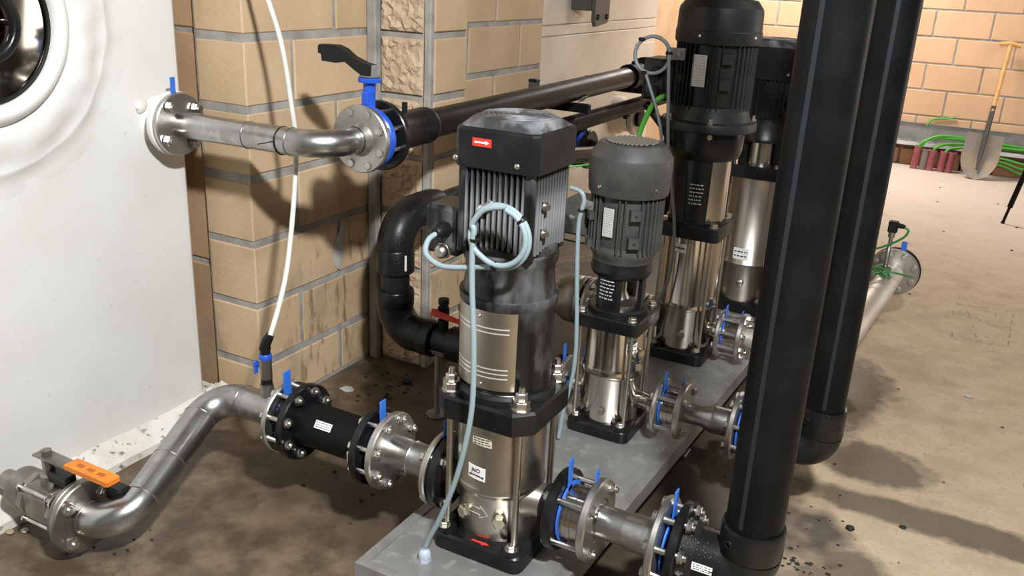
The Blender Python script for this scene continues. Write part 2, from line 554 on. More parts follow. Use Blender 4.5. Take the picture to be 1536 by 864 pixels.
def label_plate(parent, o, ex, ey, w, h, m='white_label', name='label', lines=0, ink='ink', t=.0012, heavy=False):
    # flat sticker with printed rows: o centre, ex/ey its directions
    ex, ey = Vector(ex).normalized(), Vector(ey).normalized()
    ez = ex.cross(ey)
    b = MB()
    b.prism([(-w / 2, -h / 2), (w / 2, -h / 2), (w / 2, h / 2), (-w / 2, h / 2)], 0, t, o, ex, ey, ez)
    lab = b.build(name, m, parent, angle=0)
    if lines:
        q = MB()
        rnd = random.Random(lines * 7 + int(w * 1e4))
        for i in range(lines):
            y = h / 2 - h * (i + .8) / (lines + .6)
            x = -w * .43
            while x < w * .36:
                l = rnd.uniform(.06, .2) * w
                l = min(l, w * .43 - x)
                hh = h / (lines + .6) * (.3 if not heavy else .42)
                q.prism([(x, y - hh / 2), (x + l, y - hh / 2), (x + l, y + hh / 2), (x, y + hh / 2)], t, t + .0004, o, ex, ey, ez)
                x += l + rnd.uniform(.03, .07) * w
        q.build('print', ink, lab, angle=0)
    return lab
def text(s, parent, o, ex, ey, size, m='ink', name='lettering'):
    cu = bpy.data.curves.new('lettering', 'FONT')
    cu.body = s
    cu.size = size
    cu.align_x = 'CENTER'
    cu.align_y = 'CENTER'
    cu.extrude = .0003
    tmp = bpy.data.objects.new('lettering', cu)
    me = bpy.data.meshes.new_from_object(tmp)
    bpy.data.objects.remove(tmp)
    ex, ey = Vector(ex).normalized(), Vector(ey).normalized()
    me.transform(Matrix((ex, ey, ex.cross(ey))).transposed().to_4x4())
    me.materials.clear()
    me.materials.append(M[m])
    return link(name, me, o, parent)
def rsq(w, c, n=3, wy=None):
    # rounded square outline, half width w, corner radius c
    wy = wy or w
    out = []
    for sx, sy, a0 in ((1, -1, -PI / 2), (1, 1, 0), (-1, 1, PI / 2), (-1, -1, PI)):
        for k in range(n + 1):
            a = a0 + PI / 2 * k / n
            out.append((sx * (w - c) + c * math.cos(a), sy * (wy - c) + c * math.sin(a)))
    return out
def shift(poly, x, y):
    return [(p[0] + x, p[1] + y) for p in poly]
# ------------------------------------------------------------------ room shell
def slab(name, c, s, m, kind='structure', bev=0):
    return MB().box(c, s, bev).build(name, m, None, 0, kind)
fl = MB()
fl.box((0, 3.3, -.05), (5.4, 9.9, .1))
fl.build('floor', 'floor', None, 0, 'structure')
slab('ceiling', (0, 3.3, 2.75), (5.4, 9.9, .1), 'ceiling')
slab('wall_right', (2.65, 3.3, 1.35), (.1, 9.9, 2.7), 'plaster')
slab('wall_front', (0, -1.65, 1.35), (5.4, .1, 2.7), 'plaster')
GAP = .014
BED = .022
def block(parent, x0, x1, y0, y1, z0, z1, m='block', bev=.004, jit=.002):
    rnd = random.random
    j = lambda: (rnd() - .5) * 2 * jit
    b = MB()
    b.box(((x0 + x1) / 2 + j(), (y0 + y1) / 2 + j(), (z0 + z1) / 2 + j()), (x1 - x0, y1 - y0, z1 - z0), bev)
    return b.build('block', m, parent, 0)
def split_block(parent, x0, x1, yf, y1, z0, z1):
    # rough broken face towards -y
    b = MB()
    nx, nz = 12, 13
    rnd = random.Random(int(z0 * 1000) + 3)
    g = [[None] * (nz + 1) for _ in range(nx + 1)]
    for i in range(nx + 1):
        for k in range(nz + 1):
            e = i in (0, nx) or k in (0, nz)
            ji, jk = (0, 0) if e else (rnd.uniform(-.4, .4), rnd.uniform(-.4, .4))
            g[i][k] = b.bm.verts.new((x0 + (x1 - x0) * (i + ji) / nx, yf + (0.004 if e else rnd.uniform(-.008, .006)), z0 + (z1 - z0) * (k + jk) / nz))
    for i in range(nx):
        for k in range(nz):
            A_, B_, C_, D_ = g[i][k], g[i + 1][k], g[i + 1][k + 1], g[i][k + 1]
            if (i + k) % 2:
                b.bm.faces.new((A_, B_, C_)), b.bm.faces.new((A_, C_, D_))
            else:
                b.bm.faces.new((A_, B_, D_)), b.bm.faces.new((B_, C_, D_))
    b.box(((x0 + x1) / 2, (yf + .012 + y1) / 2, (z0 + z1) / 2), (x1 - x0 - .001, y1 - yf - .012, z1 - z0 - .001))
    return b.build('block', 'split', parent, 0)
wl = MB()
wl.box((-1.957, 2.201, 1.35), (.186, .578, 2.7))
wl.box((-2.2, 2.21, 1.35), (.4, .56, 2.7))             # core of the near pillar
wl.box((-1.82, 2.61, 1.35), (.386, .216, 2.7))            # core of the second pillar
wl.box((-1.99, 3.26, 1.35), (.25, 1.06, 2.7))
wl.box((-1.837, 2.478, 1.35), (.036, .03, 2.7), .004)     # wide mortar fillet in the corner
wl.box((-1.634, 2.503, 1.35), (.026, .024, 2.7), .004)
wl = wl.build('wall_left', 'mortar', None, 0, 'structure')
slab('wall_side', (-2.5, 3.3, 1.35), (.1, 9.9, 2.7), 'side_tan')
TOPS = [-.03] + [.17 + .2 * k for k in range(13)]
for k in range(13):
    z0, z1 = max(0.0, TOPS[k]) + BED / 2, TOPS[k + 1] - BED / 2
    odd = k % 2 == 0
    ys = [1.908, 2.308, 2.49] if odd else [1.908, 2.108, 2.49]
    for a, b in zip(ys, ys[1:]):
        block(wl, -2.046, -1.86, a + (0 if a == 1.908 else GAP / 2), b - GAP / 2, z0, z1)
    split_block(wl, -1.815, -1.649, 2.488, 2.6, z0, z1)
    block(wl, -1.78, -1.62, 2.518, 2.72, z0, z1)
    ys = [2.73, 2.91, 3.351, 3.795] if odd else [2.73, 3.131, 3.573, 3.795]
    for a, b in zip(ys, ys[1:]):
        block(wl, -2.02, -1.859, a + GAP / 2, b - GAP / 2, z0, z1)
for z0, z1 in ((0, .465), (.482, 1.17), (1.187, 1.9), (1.915, 2.69)):
    block(wl, -2.42, -2.052, 1.925, 2.2, z0, z1, 'block_brown')
# grey patches of mortar smeared on the block face
for y, z, w, h in ((2.3, .47, .035, .075),):
    b = MB()
    poly = [(-.35, -1), (.2, -1.15), (.75, -.75), (.7, .2), (1, .8), (.65, 1.25), (.2, .7), (-.4, .3), (-1, -.1), (-.75, -.7)]
    b.prism([(p[0] * w, p[1] * h) for p in poly], 0, .004, (-1.8605, y, z), (0, 1, 0), (0, 0, 1), (1, 0, 0), .001)
    b.build('mortar_smear', mat('pale_mortar_smear', (.46, .43, .39), .9, 0, (.36, .33, .29), 20), wl, 30)
# back wall: running bond
YB = 8.15
wb = MB().box((0, YB + .12, 1.35), (5.4, .226, 2.7)).build('wall_back', 'mortar', None, 0, 'structure')
P_ = .208
zt = 1.234
k0 = -6
for k in range(k0, 7):
    z1 = zt - P_ * k
    z0 = z1 - P_
    off = (-.513 if k % 2 == 0 else -.513 - .225) - .416 * 5
    if z1 < .03 or z0 > 2.6:
        continue
    for i in range(12):
        x0 = off + .416 * i
        if x0 > 2.5:
            continue
        block(wb, x0 + .006, x0 + .41, YB, YB + .1, max(0, z0) + .006, min(z1, 2.69) - .006, 'block_back', .005, .001)
for i in range(9):                                         # row of brown kerb bricks at the foot
    block(wb, -1.05 + .235 * i, -1.05 + .235 * i + .222, YB - .07, YB - .002, 0.0, .13, 'kerb', .006).name = 'kerb_brick'

# ------------------------------------------------------------------ white tank at the left
TX = -2.03
HY, HZ = 1.245, 1.222
t = thing('water_tank', (TX - .2, .4, 0), 'large smooth white tank with a round porthole at the left edge', 'tank')
b = MB()
poly = [(-2.42, -1.3), (TX, -1.3), (TX, 1.8), (TX - .005, 1.825), (TX - .02, 1.842), (-2.42, 1.842)]
b.prism(poly, 0.0, 2.45)
b.build('tank_shell', 'tank', t, 30)
b = MB()
prof = [(.186, -.01), (.188, .03), (.196, .042), (.208, .047), (.22, .043), (.231, .03), (.237, .018), (.246, .02), (.262, .027), (.285, .027), (.31, .021), (.332, .012), (.343, .0125), (.35, .012), (.358, .006), (.385, .003), (.43, -.002)]
b.lathe(prof, (TX, HY, HZ), (1, 0, 0), 96, cap=False)
for v in b.bm.verts:
    r = math.hypot(v.co.y - HY, v.co.z - HZ)
    if .24 < r < .42:
        a = math.atan2(v.co.z - HZ, v.co.y - HY)
        v.co.x += .0022 * math.sin(9 * a + r * 60) + .0016 * math.sin(23 * a - 40 * r)
b.build('hatch_surround', 'tank', t, 60)
lid = MB().lathe([(.188, 0), (.188, .02), (.184, .024), (.176, .021), (.174, .018), (.1, .024), (0, .026)], (TX, HY, HZ), (1, 0, 0), 64).build('hatch_lid', 'hatch', t, 30)
MB().torus((TX + .022, HY, HZ), (1, 0, 0), .181, .005, 64).build('lid_seal', 'rubber', lid)
b = MB()
b.torus((TX + .05, HY, HZ), (1, 0, 0), .078, .013, 40, 10)
for a in (0, 2.1, 4.2):
    b.cyl((TX + .02, HY + .078 * math.cos(a), HZ + .078 * math.sin(a)), (TX + .05, HY + .078 * math.cos(a), HZ + .078 * math.sin(a)), .009)
b.build('hatch_handwheel', 'cast', t)
# footing of the tank
b = MB()
rings = []
rnd = random.Random(5)
for i in range(33):
    y = -1.3 + (1.885 + 1.3) * i / 32
    n = lambda s: rnd.uniform(-s, s)
    xo = -1.962 - (0.03 if i > 30 else 0)
    rings.append([V(-2.1, y, 0), V(xo + n(.002), y, 0), V(xo + n(.003), y, .024 + n(.002)), V(xo - .008, y, .031 + n(.003)), V(-2.0 + n(.003), y, .046 + n(.003)), V(TX - .002, y, .066 + n(.004)), V(-2.1, y, .07)])
b.loft(rings)
b.build('footing', 'skirt', t, 30)
b = MB()
for i in range(9):
    p = V(-2.0 + rnd.uniform(-.03, .03), 1.862 + rnd.uniform(-.03, .015), .05 + rnd.uniform(0, .035))
    bmesh.ops.create_icosphere(b.bm, subdivisions=1, radius=rnd.uniform(.015, .032), matrix=Matrix.Translation(p) @ Matrix.Rotation(rnd.random() * 3, 4, 'X'))
b.build('mortar_lump', 'skirt', t, 0)
# outlet nozzle high on the tank
UY, UZ = 1.75, .943
b = MB()
b.lathe([(.075, -.005), (.062, .01), (.052, .024), (.05, .05)], (TX, UY, UZ), (1, 0, 0), 32, cap=False)
b.disc((-1.979, UY, UZ), (1, 0, 0), .088, .03, .02, 48, .004)
b.build('nozzle', 'tank', t)
b = MB()
for a, q in ((2.25, .013), (2.5, .016), (2.75, .012)):
    bmesh.ops.create_icosphere(b.bm, subdivisions=2, radius=q, matrix=Matrix.Translation(V(TX + .002, UY - .066 * math.sin(a - 1.2), UZ + .05 * math.cos(a - 2.1))) @ Matrix.Diagonal((.6, 1.2, 1.1, 1)))
b.build('sealant', 'skirt', t, 60)

# ------------------------------------------------------------------ second tank behind
t2 = thing('water_tank', (-2.28, 5.1, 0), 'cream flat-sided tank with seams beyond the pillars, under the grey bolted plate', 'tank')
for z0, z1 in ((0, .56), (.566, 1.055), (1.06, 1.112), (1.118, 1.75), (1.756, 2.4)):
    MB().box((-2.28, 5.03, (z0 + z1) / 2), (.32, 2.1, z1 - z0), .003).build('panel', 'tank2', t2, 0)
MB().box((-2.285, 5.03, 1.2), (.3, 2.09, 2.4)).build('tank_core', 'tank2', t2, 0)
b = MB().box((-2.117, 5.88, .86), (.006, .34, .2), .002).build('cover_plate', 'tank2', t2, 0)
# upper bolted plate on a stub
py, pz = 4.74, 1.21
pl = thing('blanking_plate', (-2.02, py, pz), 'grey square plate with four bolts on the cream tank, cut by the top edge', 'plate')
poly = [(-.1, -.07), (-.075, -.1), (.075, -.085), (.1, -.06), (.1, .13), (-.1, .13)]
MB().prism(poly, 0, .022, (-1.99, py, pz), (0, 1, 0), (0, 0, 1), (1, 0, 0), .002).build('plate', mat('grey_plate_paint', (.11, .11, .1), .5), pl, 30)
MB().box((-2.06, py - .02, pz + .06), (.14, .13, .16), .01).build('stub', mat('grey_stub_paint', (.1, .1, .095), .5), pl, 30)
for y in (-.062, .062):
    for z in (-.05, .075):
        MB().cyl((-1.968, py + y, pz + z), (-1.958, py + y, pz + z), .016, .013, 12).build('bolt', 'dark_bolt', pl)

# ------------------------------------------------------------------ pump stand
ZP = .14
st = thing('pump_stand', (-.8, 2.5, 0), 'low galvanised steel stand carrying the four pumps in a row', 'stand')
y0, y1 = 1.31, 3.8
def xl(y): return -1.031 + .012 * (y - 1.31)
def xr(y): return -.612 + .036 * (y - 1.31)
b = MB()
b.prism([(xl(y0) + .002, y0 + .002), (xr(y0) - .002, y0 + .002), (xr(y1) - .002, y1 - .002), (xl(y1) + .002, y1 - .002)], ZP - .006, ZP)
b.build('deck_plate', 'plate', st, 0)
def edge(a, c, w):
    # folded rim: flat top strip and vertical skirt
    a, c = Vector(a), Vector(c)
    d = (c - a).normalized()
    n = V(-d.y, d.x, 0)
    bb = MB()
    pr = [(0, 0), (w, 0), (w, -.006), (.004, -.007), (.004, -.045), (0, -.045)]
    bb.loft([[p + n * q[0] + d * q[0] * s + V(0, 0, ZP + .004 + q[1]) for q in pr] for p, s in ((a, 1), (c, -1))])
    return bb.build('rim', 'galv', st, 0)
edge((xl(y0), y0, 0), (xr(y0), y0, 0), .024)
edge((xr(y0), y0, 0), (xr(y1), y1, 0), .028)
edge((xr(y1), y1, 0), (xl(y1), y1, 0), .024)
edge((xl(y1), y1, 0), (xl(y0), y0, 0), .024)
for y in (1.42, 2.42, 3.6):
    for x in (xl(y) + .06, xr(y) - .065):
        b = MB()
        b.box((x, y, .06), (.03, .03, .12), .002)
        b.box((x, y, .004), (.06, .06, .008), .002)
        b.build('leg', 'galv', st, 0)
MB().box((-.8, 2.55, ZP - .03), (.05, 2.4, .04)).build('cross_bearer', 'galv', st, 0)
b = MB()
b.lathe([(.0145, 0), (.0145, .011)], (-.907, 1.401, ZP), (0, 0, 1), 6)
b.lathe([(.0135, .011), (.014, .018), (.0115, .026), (.007, .03), (.0065, .033)], (-.907, 1.401, ZP), (0, 0, 1), 20)
b.build('cable_gland', mat('pale_blue_gland', (.42, .48, .56), .35), st)

# ------------------------------------------------------------------ pumps
def polar(c, r, a, z):
    return V(c[0] + r * math.cos(a), c[1] + r * math.sin(a), z)
def curved(parent, c, r, a, w, z0, z1, m, name='label', lines=0, ink='ink', t=.001, heavy=False, slant=0.0):
    # sticker or guard sheet wrapped on a vertical cylinder, centred on angle a
    n = max(3, int(w / r / .12))
    rings = []
    for i in range(n + 1):
        q = a - w / r / 2 + w / r * i / n
        zz = slant * (i / n - .5)
        rings.append([polar(c, r, q, z0 + zz), polar(c, r + t, q, z0 + zz), polar(c, r + t, q, z1 + zz), polar(c, r, q, z1 + zz)])
    lab = MB().loft(rings).build(name, m, parent, 40)
    if lines:
        mid = polar(c, r + t * .2, a, (z0 + z1) / 2)
        q = MB()
        rnd = random.Random(lines * 13 + int(w * 1e4))
        h = z1 - z0
        for i in range(lines):
            z = z1 - h * (i + .8) / (lines + .6)
            s = -w * .43
            while s < w * .36:
                l = min(rnd.uniform(.06, .2) * w, w * .43 - s)
                hh = h / (lines + .6) * (.3 if not heavy else .42)
                an = a + (s + l / 2) / r
                e = V(-math.sin(an), math.cos(an), 0)
                o = polar(c, r + t + .0001, an, z)
                q.prism([(-l / 2, -hh / 2), (l / 2, -hh / 2), (l / 2, hh / 2), (-l / 2, hh / 2)], 0, .0004, o, e, (0, 0, 1), V(math.cos(an), math.sin(an), 0))
                s += l + rnd.uniform(.03, .07) * w
        q.build('print', ink, lab, 0)
    return lab
def rods(t, c, dx, dy, z0, z1, r):
    for sx in (-1, 1):
        for sy in (-1, 1):
            MB().cyl((c[0] + sx * dx, c[1] + sy * dy, z0), (c[0] + sx * dx, c[1] + sy * dy, z1), r, seg=12).build('tie_rod', 'casing', t)
def hexnut(mb, o, r, h, seg=6):
    mb.lathe([(r, 0), (r, h * .85), (r * .85, h)], o, (0, 0, 1), seg)
def base_plate(t, c, w, z1, foot):
    # square cast foot, raised pads at the corners, recess round the casing
    b = MB()
    b.prism(shift(rsq(w, .022), *c), ZP, z1, bev=.006)
    b.lathe([(w * .87, 0), (w * .85, foot)], (c[0], c[1], z1 - .001), (0, 0, 1), 40)
    for sx in (-1, 1):
        for sy in (-1, 1):
            b.lathe([(.024, 0), (.02, .012)], (c[0] + sx * (w - .03), c[1] + sy * (w - .022), z1 - .001), (0, 0, 1), 16)
    bp = b.build('foot', 'cast', t, 30)
    return bp
def anchor(t, c, w, z, r=.011):
    for sx in (-1, 1):
        for sy in (-1, 1):
            b = MB()
            o = V(c[0] + sx * (w - .026), c[1] + sy * (w - .014), z)
            b.lathe([(r * 1.35, 0), (r * 1.35, .002)], o, (0, 0, 1), 16)
            hexnut(b, o + V(0, 0, .002), r, .009)
            b.build('anchor_bolt', 'bolt', t)
def fins_square(t, c, hw, core, z0, z1, n, pitch, th=.0048):
    fb = MB()
    fb.lathe([(core, z0 - z1 + .0), (core, 0)], (c[0], c[1], z1), (0, 0, 1), 40)
    frame_ = fb.build('motor_frame', 'fin', t)
    me = None
    depth = hw - core * .78
    for side in range(4):
        a = side * PI / 2
        for i in range(n):
            u = (i - (n - 1) / 2) * pitch
            x, y = u, -(hw - depth / 2)
            px_, py_ = x * math.cos(a) - y * math.sin(a), x * math.sin(a) + y * math.cos(a)
            if me is None:
                b = MB()
                b.prism([(-th / 2, -depth / 2 + .003), (0, -depth / 2), (th / 2, -depth / 2 + .003), (th / 2, depth / 2), (-th / 2, depth / 2)], z0, z1, bev=.0015)
                o = b.build('fin', 'fin', frame_, 0)
                me = o.data
                oz = LOC[o].z
                bpy.data.objects.remove(o)
            link('fin', me, (c[0] + px_, c[1] + py_, oz), frame_, rot=(0, 0, a))
    return frame_
def fins_round(t, c, r0, r1, z0, z1, n, m, skip=()):
    fb = MB()
    fb.lathe([(r0 * .97, z0 - .012), (r0, z0), (r0, z1)], (c[0], c[1], 0), (0, 0, 1), 44)
    frame_ = fb.build('motor_frame', m, t)
    b = MB()
    d = r1 - r0 + .004
    b.prism([(-d / 2, -.0022), (d / 2 - .002, -.0022), (d / 2, 0), (d / 2 - .002, .0022), (-d / 2, .0022)], z0, z1, bev=.002)
    o = b.build('fin', m, frame_, 0)
    me = o.data
    oz = LOC[o].z
    bpy.data.objects.remove(o)
    for i in range(n):
        a = 2 * PI * i / n
        if any(abs((a - s + PI) % (2 * PI) - PI) < w for s, w in skip):
            continue
        p = polar(c, (r0 + r1) / 2 - .002, a, oz)
        link('fin', me, p, frame_, rot=(0, 0, a))
    return frame_
def lug(t, c, r, a, z, m, s=1.0):
    e = V(math.cos(a), math.sin(a), 0)
    ex = V(-math.sin(a), math.cos(a), 0)
    o = polar(c, r, a, z)
    b = MB()
    b.prism([(-.014 * s, -.014 * s), (.014 * s, -.014 * s), (.014 * s, .014 * s), (-.014 * s, .014 * s)], -.012, .01, o, ex, (0, 0, 1), e, .002)
    lg = b.build('mounting_lug', m, t, 0)
    MB().cyl(o + e * .009, o + e * .0105, .0042 * s, seg=12).build('bolt_hole', 'socket', lg)
def hood_octagon(t, c, w, ch, z0, z1, zt, m, mtop):
    def oc(k, cc):
        return [(k - cc, -k), (k, -k + cc), (k, k - cc), (k - cc, k), (-k + cc, k), (-k, k - cc), (-k, -k + cc), (-k + cc, -k)]
    def ring(k, cc, z):
        return [V(c[0] + p[0], c[1] + p[1], z) for p in oc(k, cc)]
    b = MB()
    b.loft([ring(w * .95, ch, z0 + .004), ring(w, ch, z0), ring(w, ch, z1 - .006), ring(w - .002, ch, z1 - .002), ring(w - .006, ch, z1)], cap=True)
    h = b.build('fan_hood', m, t, 22)
    b = MB()
    b.loft([ring(w - .006, ch, z1 - .0005), ring(w * .86, w * .4, zt - .005), ring(w * .8, w * .42, zt - .001), ring(w * .3, w * .15, zt)], cap=True)
    top = b.build('hood_top', mtop, h, 22)
    for i in range(6):
        MB().torus((c[0], c[1], zt - .0005), (0, 0, 1), w * (.22 + .112 * i), .0026, 48, 6).build('grille_ring', mtop, top)
    return h

# ---- pump nearest the camera
p1 = (-.815, 1.57)
PM = thing('pump', (p1[0], p1[1], ZP), 'nearest tall pump, black dusty square-hooded motor with red arrow sticker and coiled pale cable', 'pump')
ft = base_plate(PM, p1, .112, .182, .004)
anchor(PM, p1, .112, .194)
b = MB()
b.prism([(-.026, -.003), (.002, -.004), (.002, -.0075), (.02, -.0005), (.004, .0065), (.003, .003), (-.018, .003), (-.024, .006)], 0, .001, (p1[0] + .012, p1[1] - .0985, .1824), (1, 0, 0), (0, 1, 0), (0, 0, 1))
b.build('arrow_mark', 'red_arrow', ft, 0)
b = MB()
b.lathe([(.088, .18), (.0925, .2), (.0925, .29), (.096, .298), (.101, .304), (.103, .31), (.101, .316), (.099, .322), (.0985, .478)], (p1[0], p1[1], 0), (0, 0, 1), 64)
cs = b.build('casing', 'casing', PM, 50)
for s in (-1, 1):
    MB().lathe([(.055, 0), (.04, .03), (.036, .08)], (p1[0] + s * .07, p1[1], .27), (s, 0, 0), 32).build('nozzle', 'casing', PM)
for a in (-PI / 2 - .42, -PI / 2 + .5):
    e = V(math.cos(a), math.sin(a), 0)
    b = MB()
    b.lathe([(.0165, 0), (.0165, .004)], polar(p1, .092, a, .243), e, 24)
    b.lathe([(.0165, .004), (.0165, .012), (.013, .016)], polar(p1, .092, a, .243), e, 6)
    b.build('drain_plug', mat('dull_plug', (.5, .46, .36), .35, 1) if 'dull_plug' not in bpy.data.materials else bpy.data.materials['dull_plug'], cs)
b = MB()                                                    # embossed flow arrow
o = polar(p1, .0927, -PI / 2 - .03, .258)
for pts in ([(-.024, .006), (.004, .006), (.004, .013), (.024, -.003), (.004, -.017), (.004, -.009), (-.024, -.009)],):
    w3 = [o + V(p[0], 0, p[1] - p[0] * .12) for p in pts]
    b.tube(w3, .0007, 6)
b.build('cast_arrow', 'groove', cs)
lb = curved(cs, p1, .0987, -PI / 2 - .08, .044, .34, .372, 'white_label', lines=0, slant=-.003)
text('NO', lb, polar(p1, .1005, -PI / 2 - .08, .362), (1, 0, -.07), (0, 0, 1), .013)
q = MB()
for i, (s, l) in enumerate(((-.017, .008), (-.0075, .005), (-.001, .012), (.0125, .007))):
    q.prism([(s, -.0015), (s + l, -.0015), (s + l, .0015), (s, .0015)], 0, .0006, polar(p1, .0997, -PI / 2 - .08, .35), (1, -.08, -.07), (0, 0, 1), (-.08, -1, 0))
q.build('print', 'ink', lb, 0)
curved(cs, p1, .0987, -PI / 2 + .03, .046, .425, .452, 'cream_label', lines=4, slant=-.003)
rods(PM, p1, .085, .085, .19, .5, .0072)
b = MB()
b.prism(shift([(-.082, -.118), (.082, -.118), (.118, -.082), (.118, .082), (.082, .118), (-.082, .118), (-.118, .082), (-.118, -.082)], *p1), .478, .53, bev=.006)
b.lathe([(.112, .0), (.112, .016), (.105, .022)], (p1[0], p1[1], .528), (0, 0, 1), 56)
br = b.build('head_bracket', 'cast', PM, 30)
for sx in (-1, 1):
    for sy in (-1, 1):
        b = MB()
        o = V(p1[0] + sx * .085, p1[1] + sy * .085, .53)
        b.lathe([(.021, 0), (.021, .003)], o, (0, 0, 1), 20)
        hexnut(b, o + V(0, 0, .003), .0185, .02)
        b.lathe([(.0185, .023), (.0185, .025)], o, (0, 0, 1), 20)
        hexnut(b, o + V(0, 0, .025), .0125, .014)
        b.cyl(o + V(0, 0, .038), o + V(0, 0, .052), .0075, .0065, 12)
        b.build('tie_rod_nut', 'bolt', br)
b = MB()
b.lathe([(.106, .545), (.1, .552), (.0985, .73), (.104, .738), (.1055, .75), (.1055, .756), (.098, .757), (.097, .77), (.094, .79), (.094, .82), (.099, .828), (.1, .834), (.1, .846), (.096, .85)], (p1[0], p1[1], 0), (0, 0, 1), 56)
b.build('lantern', 'dusty', PM, 40)
gd = curved(PM, p1, .1008, -PI / 2 - .24, .186, .562, .738, 'casing', 'guard_plate', t=.0014)
for z in (.7, .69, .61, .6, .59):
    curved(gd, p1, .1021, -PI / 2 - .24 + .03, .15 if z < .65 else .15, z - .0011, z + .0011, 'groove', 'louvre', t=.0007)
for a, z in ((-PI / 2 - .14, .722), (-PI / 2 - .05, .572)):
    e = V(math.cos(a), math.sin(a), 0)
    MB().cyl(polar(p1, .102, a, z), polar(p1, .106, a, z), .0052, .004, 12).build('guard_screw', 'bolt', gd)
mf = fins_square(PM, p1, .088, .079, .858, 1.035, 11, .0126, .006)
b = MB()                                                   # corner posts of the motor frame with through-bolts
for sx in (-1, 1):
    for sy in (-1, 1):
        b.prism(shift(rsq(.012, .004), p1[0] + sx * .071, p1[1] + sy * .071), .846, 1.03)
b.lathe([(.094, .844), (.096, .848), (.096, .862), (.085, .866)], (p1[0], p1[1], 0), (0, 0, 1), 48)
b.build('end_shield', 'dusty', PM, 30)
for z in (.9, .955):
    for a in (-.42,):
        o = polar(p1, .1, a, z)
        e = V(math.cos(a), math.sin(a), 0)
        b = MB()
        b.cyl(o - e * .015, o + e * .01, .006, seg=12)
        b.lathe([(.01, 0), (.01, .006)], o - e * .004, e, 6)
        b.build('frame_bolt', 'bolt', mf)
b = MB()
b.tube([(p1[0] - .03, p1[1] - .088, .93), (p1[0] - .022, p1[1] - .1, .945), (p1[0] - .008, p1[1] - .1, .95), (p1[0] - .003, p1[1] - .088, .957)], .0075, 10, 4)
b.build('lifting_lug', mat('bare_aluminium', (.7, .7, .68), .3, 1), mf)
hd = hood_octagon(PM, (p1[0] + .002, p1[1]), .092, .012, 1.022, 1.1, 1.119, 'hood', 'hood_top')
lb = label_plate(hd, (p1[0] - .026, p1[1] - .0922, 1.073), (1, 0, 0), (0, 0, 1), .042, .016, 'red', 'arrow_sticker')
b = MB()
b.prism([(-.016, -.0016), (.008, -.0016), (.008, -.0042), (.016, 0), (.008, .0042), (.008, .0016), (-.016, .0016)], .0012, .0018, (p1[0] - .026, p1[1] - .0922, 1.073), (1, 0, 0), (0, 0, 1), (0, -1, 0))
b.build('arrow_print', 'white_label', lb, 0)
for x in (-.084, .052):
    b = MB()
    b.lathe([(.0058, 0), (.0055, .002), (.003, .004), (0, .0045)], (p1[0] + x, p1[1] - .092, 1.037), (0, -1, 0), 16)
    b.build('hood_screw', 'bolt', hd)
# terminal box on the far-left side
b = MB()
b.box((p1[0] - .14, p1[1] + .0, .868), (.085, .1, .105), .008)
b.box((p1[0] - .09, p1[1] + .0, .868), (.03, .08, .08))
tb = b.build('terminal_box', 'dusty', PM, 30)
for z, l in ((.873, .034), (.828, .022)):
    b = MB()
    o = V(p1[0] - .13, p1[1] - .05, z)
    b.lathe([(.018, 0), (.018, .01)], o, (0, -1, 0), 6)
    b.lathe([(.015, .01), (.016, .014), (.0135, l), (.009, l + .005)], o, (0, -1, 0), 20)
    b.build('cable_gland', 'rubber' if z > .85 else 'bolt', tb)

# ---- second pump
p2 = (-.807, 2.22)
PM = thing('pump', (p2[0], p2[1], ZP), 'short grey-motored pump just behind the nearest one, round slotted fan cover', 'pump')
base_plate(PM, p2, .094, .176, .004)
anchor(PM, p2, .094, .187, .009)
b = MB()
b.lathe([(.08, .175), (.0845, .19), (.0845, .316), (.0885, .322), (.0905, .328), (.089, .334), (.0895, .339), (.0885, .344), (.0865, .35), (.0865, .47)], (p2[0], p2[1], 0), (0, 0, 1), 64)
cs = b.build('casing', 'polished', PM, 50)
for a in (-PI / 2 + .12,):
    e = V(math.cos(a), math.sin(a), 0)
    b = MB()
    b.lathe([(.011, 0), (.011, .006), (.008, .009)], polar(p2, .084, a, .222), e, 6)
    b.build('drain_plug', 'casing', cs)
for s in (-1, 1):
    MB().lathe([(.034, 0), (.03, .01), (.026, .014), (.026, .05)], (p2[0] + s * .07, p2[1], .245), (s, 0, 0), 28).build('nozzle', 'polished', PM)
b = MB()
b.lathe([(.022, 0), (.022, .02), (.016, .022)], polar(p2, .075, -.35, .39), V(math.cos(-.35), math.sin(-.35), 0), 20)
b.build('vent_boss', 'polished', PM)
curved(cs, p2, .0868, -.62, .034, .4, .458, 'white_label', lines=4)
rods(PM, p2, .076, .076, .185, .47, .0058)
b = MB()
b.prism(shift(rsq(.097, .018), *p2), .468, .506, bev=.004)
b.lathe([(.083, 0), (.083, .012), (.077, .016)], (p2[0], p2[1], .504), (0, 0, 1), 48)
br = b.build('head_bracket', 'cast', PM, 30)
for sx in (-1, 1):
    for sy in (-1, 1):
        b = MB()
        o = V(p2[0] + sx * .074, p2[1] + sy * .078, .506)
        b.lathe([(.014, 0), (.014, .002)], o, (0, 0, 1), 16)
        hexnut(b, o + V(0, 0, .002), .0115, .01)
        b.build('tie_rod_nut', 'bolt', br)
b = MB()
b.lathe([(.06, .5), (.058, .53), (.03, .54), (.02, .56), (.02, .63)], (p2[0], p2[1], 0), (0, 0, 1), 32)
b.build('shaft_seal', 'casing', PM)
lt = MB()
lt.lathe([(.066, .606), (.08, .614), (.085, .624), (.085, .632), (.082, .64), (.082, .668), (.075, .67)], (p2[0], p2[1], 0), (0, 0, 1), 48)
